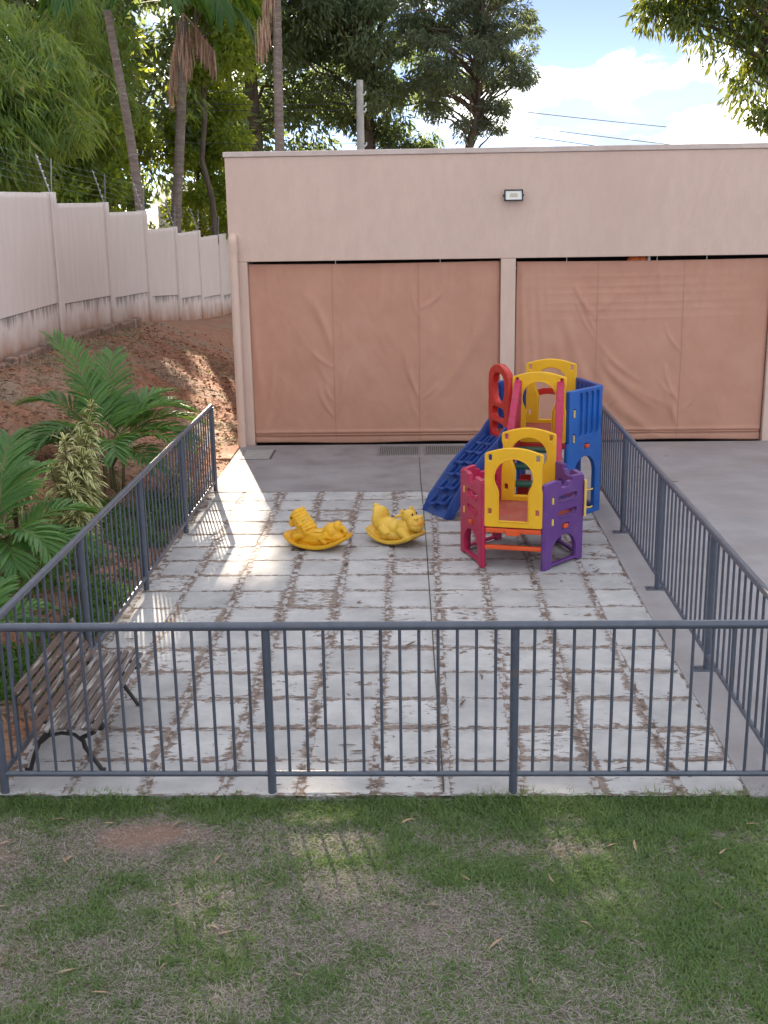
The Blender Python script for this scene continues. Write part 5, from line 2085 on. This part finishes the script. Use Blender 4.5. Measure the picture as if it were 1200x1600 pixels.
# ------------------------------------------------------------------ utility pole, cables, far fence
def build_far():
    t = thing('utility_pole', (-1.6, 34, -.3), 'pale concrete utility pole standing behind the beige building', 'utility pole')
    mb = MB()
    mb.tube([(-1.62, 34, -.3), (-1.6, 34, 6.7)], [.16, .095], 12)
    auto_smooth(mb.build('pole', M['concrete_pole'], t), 50)
    for z in (6.35, 6.05, 5.9, 5.0):
        i = MB()
        i.tube([(-1.5, 33.95, z - .05), (-1.44, 33.95, z), (-1.44, 33.95, z + .06)], .022, 6)
        i.build('insulator', M['white'], t)
    def cable(label, a, b, c, sag):
        pts = []
        for (p, q) in ((a, b), (b, c)):
            p, q = Vector(p), Vector(q)
            for k in range(13):
                s = k / 12
                v = p.lerp(q, s)
                v.z -= sag * 4 * s * (1 - s)
                pts.append(v)
        m = MB()
        m.tube(pts, .009, 5)
        tag(m.build('power_cable', M['cable']), label, 'cable', 'overhead cables')
    pl = lambda z: (-1.44, 33.95, z)
    cable('topmost overhead cable on the utility pole', (-13, 34.6, 6.9), pl(6.38), (12, 33, 4.75), .10)
    cable('second overhead cable from the pole top', (-13, 34.6, 6.6), pl(6.08), (12, 33, 4.25), .12)
    cable('third overhead cable, just under the second', (-13, 34.6, 6.45), pl(5.93), (12, 33, 3.9), .14)
    cable('lowest overhead cable, far under the others on the pole', (-13, 34.6, 5.55), pl(5.03), (9, 33, 3.0), .12)
    # slatted metal fence far behind the end of the wall
    f = thing('slatted_fence', (-8.6, 46, 0), 'pale slatted metal fence glimpsed beyond the low end of the boundary wall', 'fence')
    for k in range(26):
        m = MB()
        x = -11.0 + k * .20
        m.box(x, x + .15, 46, 46.03, -.3, 2.45 - .015 * k)
        m.build('slat', M['steel'], f)
    m = MB()
    m.box(-11.05, -5.8, 46.035, 46.09, .5, .6)
    m.box(-11.05, -5.8, 46.035, 46.09, 1.8, 1.9)
    m.build('rail', M['steel'], f)
    # small white house far behind
    h = thing('white_house', (-8.6, 62, 0), 'white house glimpsed between palm trunks beyond the slatted fence', 'house')
    m = MB()
    m.box(-13.5, -6.0, 62, 68, -.5, 3.4)
    m.build('wall', M['concrete_pole'], h)
    m = MB()
    m.add([(-13.9, 61.6, 3.4), (-5.6, 61.6, 3.4), (-5.6, 68.4, 3.4), (-13.9, 68.4, 3.4), (-13.9, 65, 4.6), (-5.6, 65, 4.6)], [(0, 1, 5, 4), (2, 3, 4, 5), (0, 4, 3), (1, 2, 5), (0, 3, 2, 1)])
    m.build('roof', M['concrete_pole'], h)
    for x in (-12, -9.5, -7.4):
        m = MB()
        m.box(x, x + 1.0, 61.96, 61.997, 1.2, 2.4)
        m.build('window', M['black'], h)
build_far()

# ------------------------------------------------------------------ lawn grass, litter
def build_lawn():
    global rng
    rng = np.random.default_rng(90)
    random.seed(90)
    def cover(x, y):
        c = .25 + .5 * (.55 * fbm(x * 1.15 + 4.0, y * 1.6 + 1.0, 4) + .45 * fbm(x * 3.1 + 9.0, y * 3.9 + 2.0, 3))
        c = c + .42 * (fbm(x * 6.5, y * 6.5, 3) - .5)
        edge = np.clip((y - 5.95) / .35, 0, 1) * .20
        right = np.clip((x - .2) / 2.0, -.6, 1) * .15
        bare = .45 * np.exp(-(((x + 1.62) / .42) ** 2 + ((y - 6.02) / .17) ** 2)) + .3 * np.exp(-(((x + 2.6) / .35) ** 2 + ((y - 5.75) / .2) ** 2)) + .16 * np.exp(-(((x - .7) / .4) ** 2 + ((y - 5.85) / .12) ** 2)) + .18 * np.exp(-(((x + .1) / .6) ** 2 + ((y - 5.2) / .25) ** 2))
        return c + edge + right - bare
    def blades(n, x0, x1, y0, y1, thr, soft, lmin, lmax, w, lean, seg_up):
        x = rng.uniform(x0, x1, n)
        y = rng.uniform(y0, y1, n)
        c = cover(x, y)
        keep = rng.random(n) < np.clip((c - thr) / soft, 0, 1)
        return x[keep], y[keep], c[keep]
    # green blades
    x, y, c = blades(430000, -2.75, 4.0, 3.4, 6.425, .215, .36, 0, 0, 0, 0, 0)
    n = len(x)
    z = lawn_h(x, y)
    edge = np.clip((y - 6.25) / .14, 0, 1) * (.25 + 1.1 * (fbm(x * 4, y * 0 + 3, 3)))
    h = rng.uniform(.012, .040, n) * (.7 + 1.0 * np.clip((c - .4) / .4, 0, 1.2)) + edge * rng.uniform(.0, .055, n)
    a = rng.uniform(0, 6.283, n)
    ln = rng.uniform(.3, 1.5, n)
    D = np.stack([np.cos(a) * ln, np.sin(a) * ln, np.ones(n)], 1)
    D = unit(D)
    S = np.stack([-np.sin(a), np.cos(a), np.zeros(n)], 1)
    w = rng.uniform(.0018, .0036, n)[:, None]
    P = np.stack([x, y, z], 1)
    mid = P + D * h[:, None] * .6
    tip = P + D * h[:, None] * 1.05 + np.stack([np.cos(a), np.sin(a), -np.ones(n) * .5], 1) * h[:, None] * .25
    V = np.stack([P - S * w, P + S * w, mid + S * w * .8, tip, mid - S * w * .8], 1).reshape(-1, 3)
    i = np.arange(n)[:, None] * 5
    F = np.concatenate([i + np.array([0, 1, 2]), i + np.array([0, 2, 4]), i + np.array([4, 2, 3])], 0)
    tone = np.clip(rng.normal(.35, .2, n) + .5 * (fbm(x * 2.2 + 9, y * 2.2, 3) - .45), 0, 1)
    o = link('grass', fast_mesh('grass', V, F, {'rnd': np.repeat(tone, 5)}), L_GRASS)
    tag(o, 'short patchy green lawn grass in front of the railing', 'grass', kind='stuff')
    # taller tufts and weeds
    cx = np.concatenate([rng.uniform(-2.6, 3.5, 70), rng.uniform(-2.5, 2.2, 26), np.array([.56, .50, -.9, -1.2, -1.15])])
    cy = np.concatenate([rng.uniform(3.9, 6.3, 70), rng.uniform(6.33, 6.41, 26), np.array([6.38, 6.36, 6.39, 4.85, 4.7])])
    per = rng.integers(14, 60, len(cx))
    sx = np.repeat(cx, per)
    sy = np.repeat(cy, per)
    n = len(sx)
    x = sx + rng.normal(0, .022, n)
    y = sy + rng.normal(0, .016, n)
    a = rng.uniform(0, 6.283, n)
    P = np.stack([x, y, lawn_h(x, y)], 1)
    D = unit(np.stack([np.cos(a), np.sin(a), rng.uniform(.5, 2.0, n)], 1))
    v, f2, at, e_ = leaf_strips(P, D, rng.uniform(.03, .075, n), rng.uniform(.003, .0065, n), np.tile(np.array([0, 0, 1.0]), (n, 1)), droop=.35, seg=2, rnd=np.clip(np.repeat(rng.random(len(cx)), per) + rng.normal(0, .1, n), 0, 1))
    tag(link('weed_tufts', fast_mesh('weed_tufts', v, f2, {'rnd': at}), L_GRASS), 'taller grass tufts and weeds in the lawn and along the slab edge', 'weeds', kind='stuff')
    # dry thatch lying flat
    m = 230000
    x = rng.uniform(-2.75, 4.2, m)
    y = rng.uniform(3.2, 6.36, m)
    c = cover(x, y)
    k = rng.random(m) < np.clip(1.05 - np.abs(c - .36) / .34, .06, 1)
    x, y = x[k], y[k]
    m = len(x)
    z = lawn_h(x, y) + rng.uniform(.001, .014, m)
    a = rng.uniform(0, 6.283, m)
    D = np.stack([np.cos(a), np.sin(a), rng.normal(0, .22, m)], 1)
    S = np.stack([-np.sin(a), np.cos(a), np.zeros(m)], 1)
    L_ = rng.uniform(.015, .05, m)[:, None]
    w = rng.uniform(.0009, .0019, m)[:, None]
    P = np.stack([x, y, z], 1)
    V = np.stack([P - S * w, P + S * w, P + D * L_ + S * w * .4, P + D * L_ - S * w * .4], 1).reshape(-1, 3)
    F = np.arange(m)[:, None] * 4 + np.array([0, 1, 2, 3])
    tag(link('dry_grass', fast_mesh('dry_grass', V, F, {'rnd': np.repeat(rng.random(m), 4)}), L_STRAW), 'dry straw coloured thatch between the lawn grass', 'dry grass', kind='stuff')
    # weedy grass and straw on the soil bank
    m = 60000
    x = rng.uniform(-6.0, -2.66, m)
    y = rng.uniform(6.5, 24, m)
    c = fbm(x * .9 + 2, y * .9, 3) + .22 * np.clip((-5.2 - x) / .8, -.2, 1)
    k = rng.random(m) < np.clip((c - .50) / .2, 0.03, 1)
    x, y = x[k], y[k]
    m = len(x)
    z = bank_h(x, y)
    a = rng.uniform(0, 6.283, m)
    D = unit(np.stack([np.cos(a), np.sin(a), rng.uniform(.05, 1.2, m)], 1))
    S = np.stack([-np.sin(a), np.cos(a), np.zeros(m)], 1)
    L_ = rng.uniform(.04, .13, m)[:, None]
    w = rng.uniform(.002, .005, m)[:, None]
    P = np.stack([x, y, z], 1)
    V = np.stack([P - S * w, P + S * w, P + D * L_], 1).reshape(-1, 3)
    F = np.arange(m)[:, None] * 3 + np.array([0, 1, 2])
    g = rng.random(m) < .45
    Vr = V.reshape(-1, 3, 3)
    tag(link('bank_grass', fast_mesh('bank_grass', Vr[g].reshape(-1, 3), np.arange(g.sum())[:, None] * 3 + np.array([0, 1, 2]), {'rnd': np.repeat(rng.random(g.sum()), 3)}), L_GRASS), 'sparse weeds and grass on the red soil bank', 'grass', kind='stuff')
    g = ~g
    tag(link('bank_litter', fast_mesh('bank_litter', Vr[g].reshape(-1, 3), np.arange(g.sum())[:, None] * 3 + np.array([0, 1, 2]), {'rnd': np.repeat(rng.random(g.sum()), 3)}), L_STRAW), 'dry straw litter strewn over the red soil bank', 'litter', kind='stuff')

def build_bank_detail():
    global rng
    rng = np.random.default_rng(95)
    n = 5200
    x = rng.uniform(-6.0, -2.68, n)
    y = rng.uniform(7, 26, n)
    z = bank_h(x, y)
    r = rng.uniform(.008, .03, n) * (rng.random(n) ** 1.5 * 1.2 + .5)
    base = np.array([[1, 0, 0], [-1, 0, 0], [0, 1, 0], [0, -1, 0], [0, 0, 1], [0, 0, -1]], float)
    V = base[None] * rng.uniform(.6, 1.3, (n, 6, 1)) * r[:, None, None] + rng.normal(size=(n, 6, 3)) * (r * .2)[:, None, None]
    V[:, :, 2] *= .7
    V += np.stack([x, y, z + r * .2], 1)[:, None]
    f = np.array([[0, 2, 4], [2, 1, 4], [1, 3, 4], [3, 0, 4], [2, 0, 5], [1, 2, 5], [3, 1, 5], [0, 3, 5]])
    F = (np.arange(n)[:, None, None] * 6 + f[None]).reshape(-1, 3)
    tag(link('soil_clods', fast_mesh('soil_clods', V.reshape(-1, 3), F), M['soil']), 'loose clods of red earth on the bank', 'soil', kind='stuff')
    # low leafy ground cover in the bed behind the left railing
    n = 15000
    x = -2.72 - np.abs(rng.normal(0, .55, n))
    y = rng.uniform(6.6, 13.6, n)
    k = (fbm(x * 2.2, y * 1.6 + 8, 3) > .44) & (x > -4.6)
    x, y = x[k], y[k]
    n = len(x)
    P = np.stack([x, y, bank_h(x, y) + rng.uniform(0, .10, n)], 1)
    D = rng.normal(size=(n, 3)) * np.array([1, 1, .3]) + np.array([0, 0, .55])
    v, f2, a = leaf_cards(P, D, rng.uniform(.05, .13, n), rng.uniform(.014, .035, n))
    tag(link('ground_cover', fast_mesh('ground_cover', v, f2, {'rnd': a}), L_ARECA), 'low leafy ground cover under the palms behind the left railing', 'ground cover', kind='stuff')
    # brown leaf litter on the bank
    n = 9000
    x = rng.uniform(-6.0, -2.7, n)
    y = rng.uniform(7, 24, n)
    P = np.stack([x, y, bank_h(x, y) + rng.uniform(.004, .02, n)], 1)
    D = rng.normal(size=(n, 3)) * np.array([1, 1, .15])
    v, f2, a = leaf_cards(P, D, rng.uniform(.05, .14, n), rng.uniform(.01, .03, n), up=np.array([0, 0, 1.0]))
    tag(link('leaf_litter', fast_mesh('leaf_litter', v, f2, {'rnd': a}), L_LITTER), 'brown and tan leaf litter scattered over the bank', 'leaf litter', kind='stuff')
L_LITTER = leaf_mat('leaf_litter', (.13, .075, .05), (.42, .30, .20), trans=(.3, .2, .1), tw=.1, rough=.85)

def leaf_mesh(seed):
    r = random.Random(seed)
    n = 7
    V, F = [], []
    L_ = r.uniform(.09, .14)
    W = r.uniform(.010, .020)
    curl = r.uniform(-.35, .5)
    bend = r.uniform(-.4, .4)
    for k in range(n + 1):
        t = k / n
        w = W * math.sin(math.pi * min(1, t * .94 + .05)) ** .7
        x = (t - .5) * L_
        y = bend * L_ * (t - .5) ** 2
        z = .004 + curl * L_ * (t - .5) ** 2
        V += [(x, y - w / 2, z + w * .25), (x, y, z), (x, y + w / 2, z + w * .25)]
    for k in range(n):
        for j in (0, 1):
            a = k * 3 + j
            F.append((a, a + 1, a + 4, a + 3))
    me = bpy.data.meshes.new('dry_leaf')
    me.from_pydata(V, [], F)
    me.polygons.foreach_set('use_smooth', np.ones(len(me.polygons), dtype=bool))
    return me

def build_litter():
    random.seed(5)
    tan = [leaf_mesh(k) for k in range(5)]
    brown = [leaf_mesh(20 + k) for k in range(5)]
    for me in tan:
        me.materials.append(M['dry_leaf'])
    for me in brown:
        me.materials.append(M['brown_leaf'])
    lawn = [(-2.0, 5.72, 2.0), (-1.98, 5.74, 1.3), (-1.05, 5.10, -.4), (-1.0, 5.06, .2), (-.82, 5.48, .6), (-1.14, 5.72, 1.2), (-1.85, 6.12, .1), (-1.45, 6.1, .8), (1.05, 5.88, .3), (.68, 5.55, 1.9), (1.18, 5.87, 1.5), (1.65, 5.8, .9), (.82, 5.16, -.7), (.22, 5.55, -.9), (-.75, 6.2, .2), (-1.3, 5.3, .5), (-2.2, 5.3, .1), (-2.4, 5.9, .6), (-.3, 5.9, .3), (.5, 4.7, 1.6), (.35, 5.0, .7), (-1.7, 4.75, .4), (-1.25, 4.8, 1.0), (-1.5, 4.6, .1), (1.5, 5.3, 2.2), (1.9, 6.1, .2), (-.6, 4.75, 2.4), (-2.15, 6.15, .3), (-1.75, 5.6, .9), (.05, 5.3, .1), (-2.3, 4.9, 1.2), (1.2, 6.15, -.3), (-.1, 6.15, .5)]
    for k, (x, y, a) in enumerate(lawn):
        o = bpy.data.objects.new('dry_leaf', tan[k % 5])
        COL.objects.link(o)
        s = random.uniform(.5, .9)
        o.location = (x, y, float(lawn_h(np.array(x), np.array(y))) + .018)
        o.rotation_euler = (random.uniform(-.25, .25), random.uniform(-.2, .2), a)
        o.scale = (s, s, s)
        tag(o, 'small dry tan leaf fallen on the lawn', 'leaf', 'dry leaves fallen on the lawn')
    pad = [(-.72, 7.66, .2), (-.42, 6.95, .1), (-.5, 7.05, .05), (.28, 7.7, 1.2), (.36, 7.32, .1), (.10, 7.62, .0), (1.02, 7.15, -.5), (1.27, 6.72, .2), (1.55, 7.35, .3), (.05, 6.95, .4), (.13, 7.35, .3), (-.9, 6.5, .2), (.45, 8.2, 1.7), (-.1, 8.85, .9), (1.72, 10.65, .2), (1.68, 10.75, .8), (.55, 10.8, .3), (-.3, 6.5, .6), (2.9, 15.2, .3), (3.2, 14.4, .1), (2.6, 13.6, .2), (3.4, 15.9, .2), (2.75, 14.5, .9), (-2.4, 9.0, .3), (-2.45, 8.6, 1.1)]
    for k, (x, y, a) in enumerate(pad):
        o = bpy.data.objects.new('fallen_leaf', brown[k % 5])
        COL.objects.link(o)
        s = random.uniform(.7, 1.1)
        o.location = (x, y, .006)
        o.rotation_euler = (0, 0, a)
        o.scale = (s, s * 1.2, s)
        tag(o, 'small brown leaf fallen on the concrete paving', 'leaf', 'brown leaves fallen on the paving')
build_lawn()
build_bank_detail()
build_litter()
